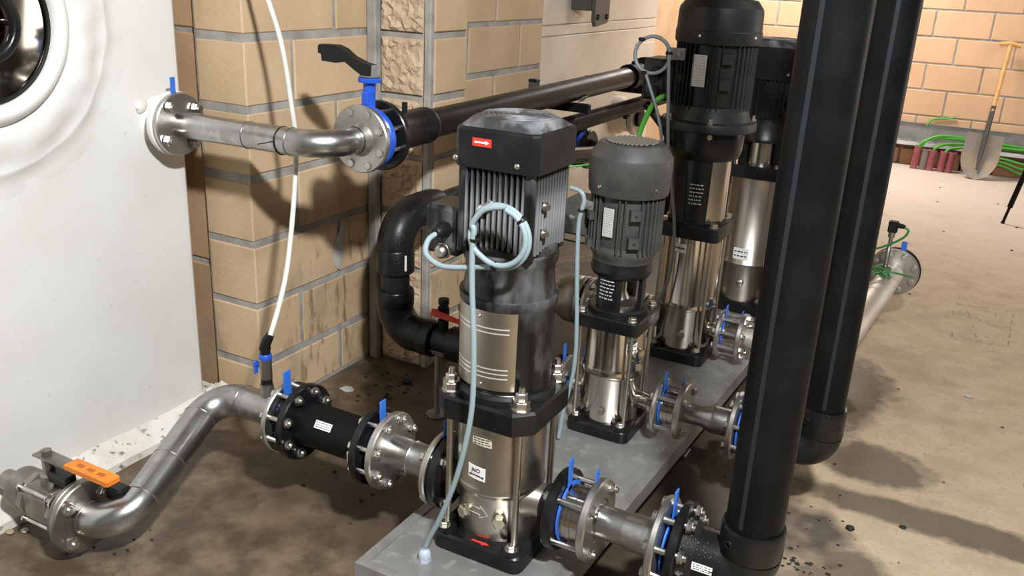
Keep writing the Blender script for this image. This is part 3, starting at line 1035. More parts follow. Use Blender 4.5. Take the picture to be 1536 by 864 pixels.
def arc_wall(mb, c, r0, r1, a0, a1, z0, z1, r0t=None, r1t=None, n=10):
    rings = []
    r0t, r1t = r0t or r0, r1t or r1
    for i in range(n + 1):
        a = a0 + (a1 - a0) * i / n
        rings.append([polar(c, r0, a, z0), polar(c, r1, a, z0), polar(c, r1t, a, z1), polar(c, r0t, a, z1)])
    mb.loft(rings)
for a0, a1 in ((-2.25, -1.12), (-.2, .25), (1.2, 2.2)):
    arc_wall(lt, p2, .06, .072, a0, a1, .515, .615)
lt = lt.build('lantern', 'cast', PM, 40)
cl = -1.72
curved(lt, p2, .0722, cl, .052, .545, .612, 'cast', 'rating_plate', lines=6, ink='white_ink', t=.0006)
SK = [(-1.75, .13), (-.98, .12), (-1.3, .0)]
mf = fins_round(PM, p2, .088, .1, .69, .855, 40, 'grey_paint', skip=((-1.72, .2), (-.98, .13)))
b = MB()
b.lathe([(.082, .655), (.084, .668), (.09, .676), (.09, .688), (.088, .7)], (p2[0], p2[1], 0), (0, 0, 1), 48)
b.build('end_shield', 'grey_paint', PM)
b = MB()
b.lathe([(.098, .84), (.1065, .842), (.1085, .852), (.1085, .866), (.11, .872), (.1115, .935), (.1105, .94), (.089, .971), (.086, .974), (.08, .975), (.07, .975)], (p2[0], p2[1], 0), (0, 0, 1), 56)
fc = b.build('fan_cover', 'grey_paint', PM, 22)
MB().disc((p2[0], p2[1], .9752), (0, 0, 1), .071, 0, .0012, 40, .0003).build('grille_void', 'socket', fc, 0)
for i in range(13):
    u = (i - 6) * .0105
    hl = math.sqrt(max(0, .068 ** 2 - u ** 2))
    MB().box((p2[0] + u, p2[1], .978), (.0056, hl * 2, .004), .0008, Matrix.Rotation(0, 3, 'Z')).build('grille_bar', mat('dusty_grille', (.17, .15, .12), .7) if 'dusty_grille' not in bpy.data.materials else bpy.data.materials['dusty_grille'], fc, 0)
for a in (-1.98, -.5):
    e = V(math.cos(a), math.sin(a), 0)
    MB().cyl(polar(p2, .108, a, .866), polar(p2, .1125, a, .866), .005, .004, 12).build('cover_screw', 'bolt', fc)
lb = curved(mf, p2, .0985, -1.7, .03, .735, .812, 'alu_label', 'nameplate', lines=12, ink='grey_ink', t=.0015)
for z in (.8, .725):
    lug(mf, p2, .101, -.98, z, 'grey_paint')
    lug(mf, p2, .101, -2.35, z - .02, 'grey_paint', .8)
b = MB()
b.prism([(-.02, -.012), (.02, -.012), (.02, .012), (-.02, .012)], 0, .002, (p2[0] - .084, p2[1] - .07, .805), (.9, -.4, 0), (0, 0, 1), (-.4, -.9, 0))
b.lathe([(.006, 0), (.006, .004)], (p2[0] - .078, p2[1] - .075, .805), (-.4, -.9, 0), 10)
b.build('earth_tag', 'galv', mf, 20)
b = MB()
b.box((p2[0] - .128, p2[1] + .0, .757), (.07, .1, .1), .006)
b.box((p2[0] - .09, p2[1] + .0, .757), (.03, .07, .08))
tb = b.build('terminal_box', 'grey_paint', PM, 30)

# ---- third pump, tallest
p3 = (-.79, 2.86)
PM = thing('pump', (p3[0], p3[1], ZP), 'tallest charcoal pump, third in the row, wide round motor reaching the top edge', 'pump')
base_plate(PM, p3, .1, .18, .004)
anchor(PM, p3, .1, .191, .01)
b = MB()
b.lathe([(.088, .18), (.094, .195), (.094, .322), (.0975, .328), (.099, .334), (.0975, .34), (.0985, .346), (.096, .352), (.096, .585)], (p3[0], p3[1], 0), (0, 0, 1), 64)
cs = b.build('casing', 'polished', PM, 50)
for a in (-PI / 2 + .2,):
    b = MB()
    b.lathe([(.013, 0), (.013, .006), (.01, .009)], polar(p3, .0935, a, .24), V(math.cos(a), math.sin(a), 0), 6)
    b.build('drain_plug', 'casing', cs)
for s in (-1, 1):
    MB().lathe([(.036, 0), (.032, .012), (.028, .016), (.028, .06)], (p3[0] + s * .075, p3[1], .245), (s, 0, 0), 28).build('nozzle', 'polished', PM)
b = MB()
b.lathe([(.022, 0), (.022, .024)], polar(p3, .08, -.35, .35), V(math.cos(-.35), math.sin(-.35), 0), 20)
b.build('vent_boss', 'polished', PM)
lb = curved(cs, p3, .0962, -1.75, .042, .53, .56, 'white_label', lines=0)
q = MB()
for i, l in enumerate((.004, .006, .005, .006, .004)):
    q.prism([(-.016 + i * .0072, -.003), (-.016 + i * .0072 + l, -.003), (-.016 + i * .0072 + l, .003), (-.016 + i * .0072, .003)], .001, .0015, polar(p3, .0965, -1.75, .545), (math.sin(1.75), -.18, 0), (0, 0, 1), (-.18, -.98, 0))
q.build('print', 'ink', lb, 0)
rods(PM, p3, .083, .083, .19, .585, .0058)
b = MB()
b.prism(shift(rsq(.106, .02), *p3), .582, .628, bev=.004)
b.lathe([(.1, 0), (.1, .01), (.096, .014)], (p3[0], p3[1], .626), (0, 0, 1), 48)
br = b.build('head_bracket', 'cast', PM, 30)
for sx in (-1, 1):
    for sy in (-1, 1):
        b = MB()
        o = V(p3[0] + sx * .083, p3[1] + sy * .083, .628)
        b.lathe([(.015, 0), (.015, .002)], o, (0, 0, 1), 16)
        hexnut(b, o + V(0, 0, .002), .0125, .011)
        b.build('tie_rod_nut', 'bolt', br)
lt = MB()
arc_wall(lt, p3, .085, .093, -2.75, -.98, .638, .842, .085, .097)
arc_wall(lt, p3, .085, .093, .2, 1.9, .638, .842, .085, .097)
lt.lathe([(.096, .838), (.108, .842), (.114, .852), (.118, .87), (.121, .925), (.12, .935)], (p3[0], p3[1], 0), (0, 0, 1), 56)
lt = lt.build('lantern', 'cast', PM, 40)
curved(lt, p3, .094, -1.42, .052, .69, .772, 'cast', 'rating_plate', lines=6, ink='white_ink', t=.0008)
curved(PM, p3, .09, -.4, .12, .64, .84, 'polished', 'guard_plate', t=.0016)
b = MB()
b.lathe([(.122, .932), (.15, .934), (.153, .938), (.153, .956), (.15, .962), (.132, .966), (.126, .985), (.121, 1.01)], (p3[0], p3[1], 0), (0, 0, 1), 64)
mfl = b.build('motor_flange', 'black_paint', PM, 35)
for a in (-1.25, -2.3, .4, 1.8):
    b = MB()
    o = polar(p3, .141, a, .962)
    hexnut(b, o, .0095, .008)
    b.cyl(o, o + V(0, 0, .018), .0052, seg=10)
    b.build('flange_bolt', 'bolt', mfl)
MB().cyl(polar(p3, .117, -1.22, .921), polar(p3, .1235, -1.22, .921), .008, seg=12).build('vent_plug', 'bolt', lt)
mf = fins_round(PM, p3, .112, .126, 1.0, 1.215, 44, 'black_paint', skip=((-1.7, .14), (-.98, .14)))
b = MB()
b.lathe([(.122, 1.196), (.131, 1.2), (.1335, 1.208), (.1335, 1.236), (.131, 1.24), (.13, 1.292), (.127, 1.306), (.108, 1.33), (.1, 1.333), (.06, 1.333)], (p3[0], p3[1], 0), (0, 0, 1), 64)
fc = b.build('fan_cover', 'black_paint', PM, 22)
for i in range(5):
    MB().torus((p3[0], p3[1], 1.334), (0, 0, 1), .04 + .014 * i, .003, 44, 6).build('grille_ring', 'galv', fc)
for a in (-1.72, -.35):
    MB().cyl(polar(p3, .131, a, 1.224), polar(p3, .1365, a, 1.224), .006, .004, 12).build('cover_screw', 'bolt', fc)
curved(mf, p3, .1235, -1.69, .045, 1.073, 1.168, 'alu_label', 'nameplate', lines=14, ink='grey_ink', t=.0015)
for z in (1.16, 1.083):
    lug(mf, p3, .126, -1.03, z, 'black_paint', 1.15)
lug(mf, p3, .124, -2.25, 1.09, 'black_paint', .9)
b = MB()
b.box((p3[0] - .165, p3[1] + .0, 1.075), (.1, .13, .13), .008)
b.box((p3[0] - .115, p3[1] + .0, 1.075), (.04, .1, .1))
tb = b.build('terminal_box', 'black_paint', PM, 30)
for z, y in ((1.1, -.065), (1.04, -.065)):
    b = MB()
    o = V(p3[0] - .165, p3[1] + y, z)
    b.lathe([(.02, 0), (.02, .012)], o, (0, -1, 0), 6)
    b.lathe([(.016, .012), (.015, .03)], o, (0, -1, 0), 18)
    b.build('cable_gland', 'rubber', tb)
b = MB()
b.prism([(-.03, -.018), (.03, -.018), (.03, .018), (-.03, .018)], 0, .003, (p3[0] - .1, p3[1] - .1, 1.163), (1, .1, 0), (0, 0, 1), (.1, -1, 0))
b.lathe([(.008, 0), (.008, .006)], (p3[0] - .088, p3[1] - .102, 1.163), (0, -1, 0), 10)
b.build('earth_tag', 'galv', mf, 20)

# ---- fourth pump
p4 = (-.735, 3.47)
PM = thing('pump', (p4[0], p4[1], ZP), 'farthest black-motored pump, half hidden behind the tallest one', 'pump')
base_plate(PM, p4, .108, .185, .004)
anchor(PM, p4, .108, .196, .01)
b = MB()
b.lathe([(.1, .18), (.105, .2), (.105, .335), (.11, .34), (.1085, .346), (.104, .35), (.104, .685)], (p4[0], p4[1], 0), (0, 0, 1), 56)
cs = b.build('casing', 'casing', PM, 50)
b = MB()
b.lathe([(.015, 0), (.015, .008), (.01, .011)], polar(p4, .1045, -1.5, .265), V(math.cos(-1.5), math.sin(-1.5), 0), 6)
b.build('drain_plug', 'casing', cs)
for s in (-1, 1):
    MB().lathe([(.04, 0), (.034, .012), (.03, .016), (.03, .09)], (p4[0] + s * .08, p4[1], .265), (s, 0, 0), 28).build('nozzle', 'polished', PM)
curved(cs, p4, .1043, -1.62, .06, .36, .405, 'white_label', lines=2)
rods(PM, p4, .09, .09, .19, .69, .0058)
b = MB()
b.prism(shift(rsq(.112, .02), *p4), .682, .73, bev=.004)
br = b.build('head_bracket', 'cast', PM, 30)
for sx in (-1, 1):
    for sy in (-1, 1):
        b = MB()
        o = V(p4[0] + sx * .088, p4[1] + sy * .09, .73)
        b.lathe([(.016, 0), (.013, .012)], o, (0, 0, 1), 14)
        b.build('tie_rod_nut', 'bolt', br)
b = MB()
b.lathe([(.07, .73), (.068, .82)], (p4[0], p4[1], 0), (0, 0, 1), 36)
b.build('shaft_guard', 'polished', PM)
lt = MB()
for a in (-.6, .9, 2.5, -2.3):
    arc_wall(lt, p4, .075, .096, a - .14, a + .14, .728, .825, n=4)
lt.lathe([(.09, .815), (.112, .82), (.113, .832), (.108, .84), (.108, .905), (.1, .907)], (p4[0], p4[1], 0), (0, 0, 1), 44)
lt.build('lantern', 'cast', PM, 40)
b = MB()
b.prism(shift(rsq(.1, .03), *p4), .9, 1.09)
mf = b.build('motor_frame', 'cast', PM, 30)
b = MB()
for side in range(4):
    for i in range(9):
        u = (i - 4) * .017
        b.box(V(*p4, 0) + Matrix.Rotation(side * PI / 2, 3, 'Z') @ V(u, -.104, .995), (.005, .012, .17) if side % 2 == 0 else (.012, .005, .17))
b.build('fins', 'cast', mf, 0, 'stuff')
hood_octagon(PM, p4, .112, .022, 1.05, 1.165, 1.19, 'hood', 'hood_top')
for x, z in ((-.06, 1.075), (.078, 1.075)):
    MB().cyl((p4[0] + x, p4[1] - .112, z), (p4[0] + x, p4[1] - .117, z), .006, .005, 12).build('hood_screw', 'bolt', mf)
b = MB()
b.tube([polar(p4, .125, -.95, .93), polar(p4, .16, -.95, .935), polar(p4, .165, -.9, .95), polar(p4, .13, -.85, .97)], .012, 10, 4)
b.build('lifting_eye', 'cast', mf)
for z in (.93, .99):
    lug(mf, p4, .112, -.1, z, 'cast', 1.2)
# ------------------------------------------------------------------ piping, first line (nearest pump)
X, Y, Z = V(1, 0, 0), V(0, 1, 0), V(0, 0, 1)
def seam(parent, p, d, r, m='steel'):
    return MB().torus(p, d, r, .0018, 28, 6).build('weld_seam', m, parent)
def band(parent, p, d, r, m='rubber', w=.006, name='cable_tie'):
    return MB().disc(p, d, r + .002, r - .001, w, 24, .0005).build(name, m, parent)

# ball valve at the foot of the tank
bv = thing('ball_valve', (-1.84, 1.15, 0.0), 'steel ball valve with an orange lever at the foot of the white tank', 'valve')
o = V(0, 1.15, .115)
def ox(x, dz=0, dy=0): return V(x + .062, 1.15 + dy, .115 + dz)
b = MB()
b.lathe([(.026, -.06), (.026, 0), (.05, .001), (.053, .004), (.053, .05), (.05, .056), (.047, .06), (.047, .075)], ox(-2.003), X, 36)
b.build('union_end', 'dirty_steel', bv)
b = MB()
b.lathe([(.044, 0), (.058, .003), (.058, .02), (.05, .023), (.05, .032)], ox(-1.95), X, 8)
b.prism([(-.05, -.03), (-.03, -.05), (.03, -.05), (.05, -.03), (.05, .03), (.03, .05), (-.03, .05), (-.05, .03)], 0, .085, ox(-1.925), Y, Z, X, .003)
b.lathe([(.045, 0), (.058, .002), (.058, .016), (.04, .02)], ox(-1.842), X, 8)
b.lathe([(.022, .0), (.022, .03), (.014, .034), (.014, .075)], ox(-1.885, .045), Z, 20)
b.build('valve_body', 'dirty_steel', bv, 30)
for dy, dz in ((-.044, .044), (-.044, -.044), (.044, .044), (.044, -.044)):
    bolt(bv, ox(-1.884, dz, dy), 'x', .1, .0055)
flange(bv, ox(-1.795), 'x', .08, .03, .016, 'dirty_steel', 'valve_flange', hub=(.046, .05, -.03))
lv = MB().prism([(-.03, -.018), (.11, -.016), (.11, .016), (-.03, .018)], 0, .006, ox(-1.885, .122), X, Y, Z, .001).build('lever', 'dirty_steel', bv, 20)
lg = MB()
lg.loft([[ox(-1.80 + x, .124 + z0_ , -.019 * k) for z0_ in (0,)] + [ox(-1.80 + x, .124 + .012 * q, -.019 * k), ox(-1.80 + x, .124 + .012 * q, .019 * k), ox(-1.80 + x, .124, .019 * k)] for x, k, q in ((0, .94, .9), (.004, 1, 1), (.142, 1, 1), (.149, .85, .9))])
lg = lg.build('grip', 'orange', lv, 20)
for i in range(3):
    MB().box(ox(-1.762 + .035 * i, .1362), (.022, .012, .0006)).build('moulded_mark', mat('dark_orange_print', (.45, .11, .01), .5) if 'dark_orange_print' not in bpy.data.materials else bpy.data.materials['dark_orange_print'], lg, 0)
b = MB()
b.lathe([(.013, 0), (.013, .012)], ox(-1.885, .128), Z, 6)
b.build('stem_nut', 'dirty_steel', bv)
b = MB()
b.box(ox(-1.84, .078, .0), (.07, .03, .03), .003)
b.build('lever_stop', 'cast', bv, 20)

# S-shaped stainless pipe
sp = thing('stainless_pipe', (-1.64, 1.36, 0), 'S-bent stainless pipe rising from the orange-lever valve to the black coupling', 'pipe')
A0, P1, P2, A1 = V(-1.703, 1.15, .112), V(-1.592, 1.15, .112), V(-1.69, 1.57, .27), V(-1.452, 1.57, .27)
d12 = (P2 - P1).normalized()
R_ = .078
a1_ = arc(P1, X, d12, R_, 14)
a2_ = arc(P2, d12, X, R_, 14)
MB().tube([A0] + a1_ + a2_ + [A1], .0425, 32).build('pipe_run', 'steel', sp)
for p, d in ((a1_[0], X), (a1_[-1], d12), (a2_[0], d12), (a2_[-1], X), (a1_[-1].lerp(a2_[0], .45), d12)):
    seam(sp, p, d, .0425)
f = flange(sp, A0 + V(-.008, 0, 0), 'x', .09, .04, .017, 'dirty_steel')
bolts(f, A0 + V(-.02, 0, 0), 'x', .067, 4, .042, PI / 4, .008)
b = MB()
b.box(A0 + V(.05, .055, .055), (.05, .035, .035), .004)
b.build('clamp_lug', 'cast', sp, 20)
f = flange(sp, (-1.444, 1.57, .27), 'x', .096, .04, .014, 'flange_steel')
b = MB()
b.lathe([(.0185, 0), (.017, .04)], (-1.512, 1.57, .305), Z, 20)
b.build('boss', 'steel', sp)

# small sampling valve with the milky tube
sv = thing('sampling_valve', (-1.512, 1.57, .344), 'small bronze valve with blue ring and lever on top of the S-bent pipe', 'valve')
b = MB()
b.lathe([(.013, 0), (.015, .004), (.015, .014)], (-1.512, 1.57, .344), Z, 20)
b.build('ferrule', 'rubber', sv)
b = MB()
b.lathe([(.0145, .014), (.0155, .017), (.0155, .066), (.0145, .07)], (-1.512, 1.57, .344), Z, 8)
b.build('valve_body', 'fitting', sv, 30)
MB().lathe([(.0155, .07), (.0165, .072), (.0165, .083), (.015, .085)], (-1.512, 1.57, .344), Z, 20).build('collar', 'blue', sv)
b = MB()
b.cyl((-1.525, 1.57, .392), (-1.54, 1.57, .392), .005)
b.box((-1.543, 1.566, .385), (.006, .014, .036), .002)
b.build('lever', 'blue', sv, 30)
b = MB()
b.tube([(-1.512, 1.57, .428), (-1.512, 1.57, .45), (-1.506, 1.572, .466), (-1.497, 1.575, .482)], [.0125, .0135, .0135, .011], 16)
b.lathe([(.015, 0), (.015, .006)], (-1.512, 1.57, .44), Z, 16)
b.build('push_fit_elbow', 'rubber', sv)
tb = MB().tube([(-1.497, 1.575, .48), (-1.515, 1.63, .539), (-1.544, 1.7, .623), (-1.584, 1.78, .781), (-1.623, 1.84, .919), (-1.633, 1.84, 1.017), (-1.658, 1.84, 1.169), (-1.699, 1.84, 1.283), (-1.75, 1.84, 1.4), (-1.8, 1.85, 1.6), (-1.85, 1.86, 1.9)], .0068, 12, 8).build('plastic_tube', 'tube', None)
tag(tb, 'milky plastic tube hanging down the brick pillar to the small bronze valve', 'tube')

# black rubber coupling with two flanges
ej = thing('coupling', (-1.28, 1.57, .19), 'thick black flanged coupling with a white sticker, left of the nearest pump', 'coupling')
b = MB()
b.lathe([(.045, -1.436 + 1.4), (.07, -.034), (.07, -.012), (.06, -.008), (.06, .03), (.0575, .05), (.056, .19), (.058, .222), (.07, .226), (.07, .25), (.045, .252)], (-1.4, 1.57, .27), X, 48)
b.build('rubber_body', 'pe_dull', ej, 40)
f1 = flange(ej, (-1.39, 1.57, .27), 'x', .1, .058, .02, 'cast')
bolts(f1, (-1.416, 1.57, .27), 'x', .08, 8, .072, PI / 8, .0065)
f2 = flange(ej, (-1.166, 1.57, .27), 'x', .098, .058, .02, 'cast')
gasket(ej, (-1.431, 1.57, .27), 'x', .07, .062, -.012, .004, .026)
gasket(ej, (-1.143, 1.57, .27), 'x', .07, .055, .0, .004, .022)
# sticker on top of the body, facing the camera side
e_ = V(0, -.78, .62).normalized()
label_plate(ej, V(-1.29, 1.57, .27) + e_ * .0575, X, X.cross(e_) * -1 if False else e_.cross(X), .05, .02, 'white_label', 'sticker', 3)
b = MB()
b.box(V(-1.19, 1.57 - .066, .262), (.02, .012, .03), .003)
b.build('bolt_cap', 'white_label', ej)

# stainless spool between coupling and pump
def spool(label, y, z, xa, xb, r, ra, rb, bulge=None, nb=8, name='stainless_spool'):
    t = thing(name, ((xa + xb) / 2, y, z - .09), label, 'pipe')
    b = MB()
    if bulge:
        b.lathe([(bulge[0], 0)] + [(q, s * (xb - xa)) for s, q in bulge[1]] , (xa, y, z), X, 36, cap=False)
    else:
        b.lathe([(r, 0), (r, xb - xa)], (xa, y, z), X, 36, cap=False)
    b.build('pipe_run', 'steel', t, 45)
    return t
s1 = spool('short stainless spool between the black coupling and the nearest pump', 1.57, .27, -1.12, -.972, .041, .096, .09, (.041, ((.45, .041), (.47, .043), (.49, .041), (1, .0405))))
f = flange(s1, (-1.12, 1.57, .27), 'x', .097, .04, .018, 'flange_steel')
bolts(f, (-1.143, 1.57, .27), 'x', .08, 8, .066, PI / 8, .0065)
f = flange(s1, (-.974, 1.57, .27), 'x', .09, .04, .015, 'flange_steel')
t = bpy.data.objects['pump']
f = flange(t, (-.95, 1.57, .27), 'x', .09, .036, .022, 'cast')
bolts(f, (-.962, 1.57, .27), 'x', .073, 4, .04, PI / 4, .0075)
gasket(f, (-.9635, 1.57, .27), 'x', .072, .05, .0, .003, .018)
# outlet side: black pump flange, wafer check valve, spool
f = flange(t, (-.655, 1.57, .27), 'x', .0925, .036, .024, 'cast', hub=(.05, .045, -.03))
def check_valve(label, y, z, xa, xb, r, R, n, a0, xfl, xfr, rod=.0065, tabs=(.062, .045), body='polished'):
    t = thing('check_valve', ((xa + xb) / 2, y, z - r), label, 'valve')
    b = MB()
    b.lathe([(r, 0), (r, (xb - xa) * .3), (r * 1.02, (xb - xa) * .32), (r * 1.02, (xb - xa) * .5), (r, (xb - xa) * .52), (r, xb - xa)], (xa, y, z), X, 48)
    bd = b.build('valve_body', body, t, 40)
    gasket(t, (xa - .002, y, z), 'x', r + .007, tabs[0], -.008, .0035, .02)
    gasket(t, (xb + .0015, y, z), 'x', r + .003, tabs[1], .012, .0025, .02)
    for p in ring_pos(((xfl + xfr) / 2, y, z), 'x', R, n, a0):
        bolt(t, p, 'x', xfr - xfl, rod)
    return t
check_valve('bright check valve between flanges right of the nearest pump, two blue tabs', 1.57, .27, -.638, -.587, .062, .0745, 4, PI / 4, -.667, -.566)
s2 = spool('stainless spool joining the nearest check valve to the front black riser', 1.57, .27, -.57, -.425, .036, .092, .1, (.037, ((.44, .037), (.47, .0375), (.5, .0395), (1, .0415))))
f = flange(s2, (-.576, 1.57, .27), 'x', .0925, .05, .019, 'flange_steel', hub=None)
flange(s2, (-.576, 1.57, .27), 'x', .052, .036, .014, 'flange_steel', 'collar')
f = flange(s2, (-.423, 1.57, .27), 'x', .1, .04, .016, 'flange_steel')
bolts(f, (-.4, 1.57, .27), 'x', .082, 8, .064, PI / 8, .0068)

def riser(label, x, y, z, xf, rp, rs, ztop, zs, rfl, stripe_a, sticker=True):
    t = thing('riser_pipe', (x, y, 0), label, 'pipe')
    a = arc((x, y, z), X, Z, rs * .75, 12)
    b = MB()
    b.tube([V(xf, y, z)] + a[:1], rs * .97, 36)
    b.tube(a, rs * .985, 36)
    b.build('elbow', 'pe', t, 40)
    b = MB()
    b.lathe([(rs * .97, 0), (rs, .003), (rs * 1.0, zs - a[-1].z - .005), (rs * .97, zs - a[-1].z), (rp, zs - a[-1].z - .001)], a[-1], Z, 40, cap=False)
    b.lathe([(rs * 1.01, 0), (rs * 1.01, .012)], (a[0].x - .016, y, z), X, 36, cap=False)
    sk = b.build('socket', 'pe', t, 40)
    for k in range(2):
        e = V(math.cos(-2.1), math.sin(-2.1), 0)
        MB().lathe([(.008, 0), (.008, .01), (.005, .01), (.005, .004)], V(x, y, zs - .03 - .0 * k) + e * (rs - .004), e, 16).build('weld_terminal', 'rubber', sk) if k == 0 else None
    pr = MB().lathe([(rp, z + .05), (rp, ztop)], (x, y, 0), Z, 48, cap=False).build('pipe_run', 'pe_dull', t)
    for sa in stripe_a:
        curved(pr, (x, y), rp, sa, .009, zs + .01, ztop - .02, 'pe_stripe', 'stripe', t=.0006)
    if rfl:
        f = flange(t, (xf + .012, y, z), 'x', rfl, rp * .8, .02, 'cast')
        MB().lathe([(rs * 1.2, 0), (rs * 1.05, .02), (rs * .97, .03)], (xf + .02, y, z), X, 36, cap=False).build('stub_collar', 'pe', t)
    return t
r1 = riser('front thick black riser pipe running from floor elbow out of the top edge', -.245, 1.57, .27, -.394, .056, .0625, 2.7, .382, .1, (-1.86,))
gasket(r1, (-.4075, 1.57, .27), 'x', .066, .058, .006, .004, .02)
e_ = V(0, -.95, .3).normalized()
label_plate(r1, V(-.322, 1.57, .27) + V(0, -.8, .16).normalized() * .0618, X, V(0, -.8, .16).normalized().cross(X), .042, .016, 'white_label', 'sticker', 3)

# ------------------------------------------------------------------ second line, right-hand side
def small_outlet(pump, c, z, xf1, xf2, rf, rb, lab_v, n):
    f = flange(pump, (xf1, c[1], z), 'x', rf, .02, .014, 'flange_steel')
    MB().lathe([(.026, 0), (.026, .03), (.031, .034), (.031, .044)], (xf1 - .066, c[1], z), X, 24).build('outlet_neck', 'polished', f)
    check_valve(lab_v, c[1], z, xf1 + .012, xf2 - .012, rb, rf * .8, n, PI / n, xf1 - .008, xf2 + .009, .006, (.05, .036))
pumps = {}
for o_ in bpy.data.objects:
    if o_.name.startswith('pump') and o_.type == 'EMPTY' and o_.get('category') == 'pump':
        pumps[round(LOC[o_].y, 2)] = o_
small_outlet(pumps[2.22], p2, .245, -.652, -.588, .08, .048, 'bright check valve with long studs and two blue tabs right of the short grey pump', 4)
s3 = spool('stainless reducer spool from the short grey pump to the rear black riser', 2.22, .245, -.588, -.43, .03, .08, .095, (.029, ((.38, .029), (.55, .038), (.58, .039), (.62, .038), (1, .039))))
flange(s3, (-.586, 2.22, .245), 'x', .08, .028, .018, 'flange_steel')
f = flange(s3, (-.434, 2.22, .245), 'x', .094, .038, .016, 'flange_steel')
bolts(f, (-.412, 2.22, .245), 'x', .077, 8, .062, PI / 8, .0065)
r2p = riser('rear thinner black riser pipe with floor elbow, right of the front one', -.222, 2.22, .245, -.402, .051, .0585, 2.7, .366, .094, (-1.45,))
gasket(r2p, (-.419, 2.22, .245), 'x', .07, .055, .0, .004, .02)

# ------------------------------------------------------------------ third and fourth outlets into the beige header
small_outlet(pumps[2.86], p3, .245, -.655, -.585, .082, .046, 'bright check valve with long studs and blue tabs beside the tallest pump', 8)
hp = thing('header_pipe', (-.25, 3.3, 0), 'pale stainless header pipe running back behind the risers to an end flange', 'pipe')
zh = .255
dH = V(.068, 1, .01).normalized()
Pc = V(-.29, 2.86, .247)
a = arc(Pc, X, dH, .07, 10)
endp = Pc + dH * 1.07
MB().tube([V(-.58, 2.86, .245), V(-.5, 2.86, .245)] + a + [endp], [.029, .045] + [.047] * (len(a) + 1), 32).build('pipe_run', mat('pale_dull_stainless', (.66, .62, .55), .5, .75, (.56, .5, .42), 8), hp)
flange(hp, (-.583, 2.86, .245), 'x', .082, .028, .018, 'flange_steel')
MB().tube([V(-.6, 3.47, .262), V(-.27, 3.47, .258)], .038, 28).build('branch', 'steel', hp)
flange(hp, (-.6, 3.47, .262), 'x', .08, .03, .018, 'flange_steel')
f = flange(hp, endp, 'y', .1, .045, .018, 'flange_steel', 'end_flange')
bolts(f, endp + V(0, .014, 0), 'y', .08, 8, .045, PI / 8, .007)
MB().disc(endp + V(.002, .024, 0), Y, .103, 0, .02, 44, .003).build('blind_flange', 'cast', hp)
gasket(hp, endp + V(.02, .012, 0), 'y', .08, .05, 0, .003, .022)
flange(pumps[3.47], (-.625, 3.47, .262), 'x', .08, .03, .018, 'flange_steel', 'outlet_flange')
for i in range(2):
    MB().box((-.32 + .01 * i, 3.0 + .3 * i, .3), (.05, .05, .03), .004).build('clamp', 'galv', hp, 20)
ps = thing('pressure_sensor', (-.245, 3.7, .3), 'small steel pressure sensor with black plug on the pale header pipe', 'sensor')
b = MB()
b.lathe([(.017, 0), (.015, .05)], (-.237, 3.7, .295), Z, 18)
b.build('boss', 'steel', ps)
b = MB()
b.lathe([(.011, 0), (.011, .07), (.008, .075), (.008, .115), (.013, .117), (.013, .14)], (-.238, 3.7, .345), Z, 16)
b.build('sensor_body', 'steel', ps)
b = MB()
b.box((-.238, 3.7, .505), (.036, .034, .045), .004)
b.cyl((-.225, 3.69, .515), (-.195, 3.68, .515), .011, .008, 14)
b.build('plug', 'rubber', ps, 30)
gc = MB().tube([(-.195, 3.68, .513), (-.18, 3.68, .5), (-.2, 3.68, .465), (-.28, 3.69, .41), (-.36, 3.72, .385), (-.5, 3.8, .37)], .0045, 8, 6).build('sensor_cable', 'dark_green', None)
tag(gc, 'thin dark green cable hanging from the black sensor plug', 'cable')
for i in range(3):
    b = MB()
    if i == 0:
        b.tube([(-.33, 3.66, .33), (-.27, 3.64, .325), (-.235, 3.655, .33), (-.2, 3.655, .333), (-.13, 3.7, .315)], .004, 8, 6)
    elif i == 1:
        b.tube([(-.35, 3.72, .345), (-.28, 3.67, .33), (-.24, 3.65, .315), (-.215, 3.67, .34), (-.25, 3.74, .335), (-.3, 3.7, .31)], .004, 8, 6)
    else:
        b.tube([(-.34, 3.62, .318), (-.27, 3.66, .342), (-.23, 3.68, .325), (-.21, 3.64, .312), (-.25, 3.64, .335)], .004, 8, 6)
    tag(b.build('green_wire', 'mid_green', None), ['straight green wire lying across the pale header pipe below the sensor', 'green wire looped round the back of the sensor foot', 'short curled green wire end in front of the sensor foot'][i], 'wire')
# dark machine glimpsed between the risers
mc = thing('machine', (-.62, 4.25, 0), 'dark round machine body glimpsed between the two black risers', 'machine')
MB().lathe([(.1, 0), (.1, .02), (.06, .03), (.06, .22), (.11, .23), (.115, .26), (.115, .52), (.1, .55), (.06, .56)], (-.64, 4.25, .0), Z, 36).build('body', 'black_paint', mc)
MB().disc((-.565, 4.2, .5), Y, .06, .025, .03, 32, .003).build('ring_flange', 'dirty_steel', mc)
MB().cyl((-.55, 4.13, .36), (-.5, 4.13, .36), .02).build('grey_port', 'galv', mc)
MB().box((-.8, 4.12, .38), (.03, .03, .12), .004).build('red_tag', 'red', mc, 0)
b = MB().tube([(-.56, 4.1, .26), (-.53, 4.08, .2), (-.48, 4.08, .17), (-.44, 4.1, .2)], .006, 8, 6)
b.build('green_lead', 'dark_green', mc)

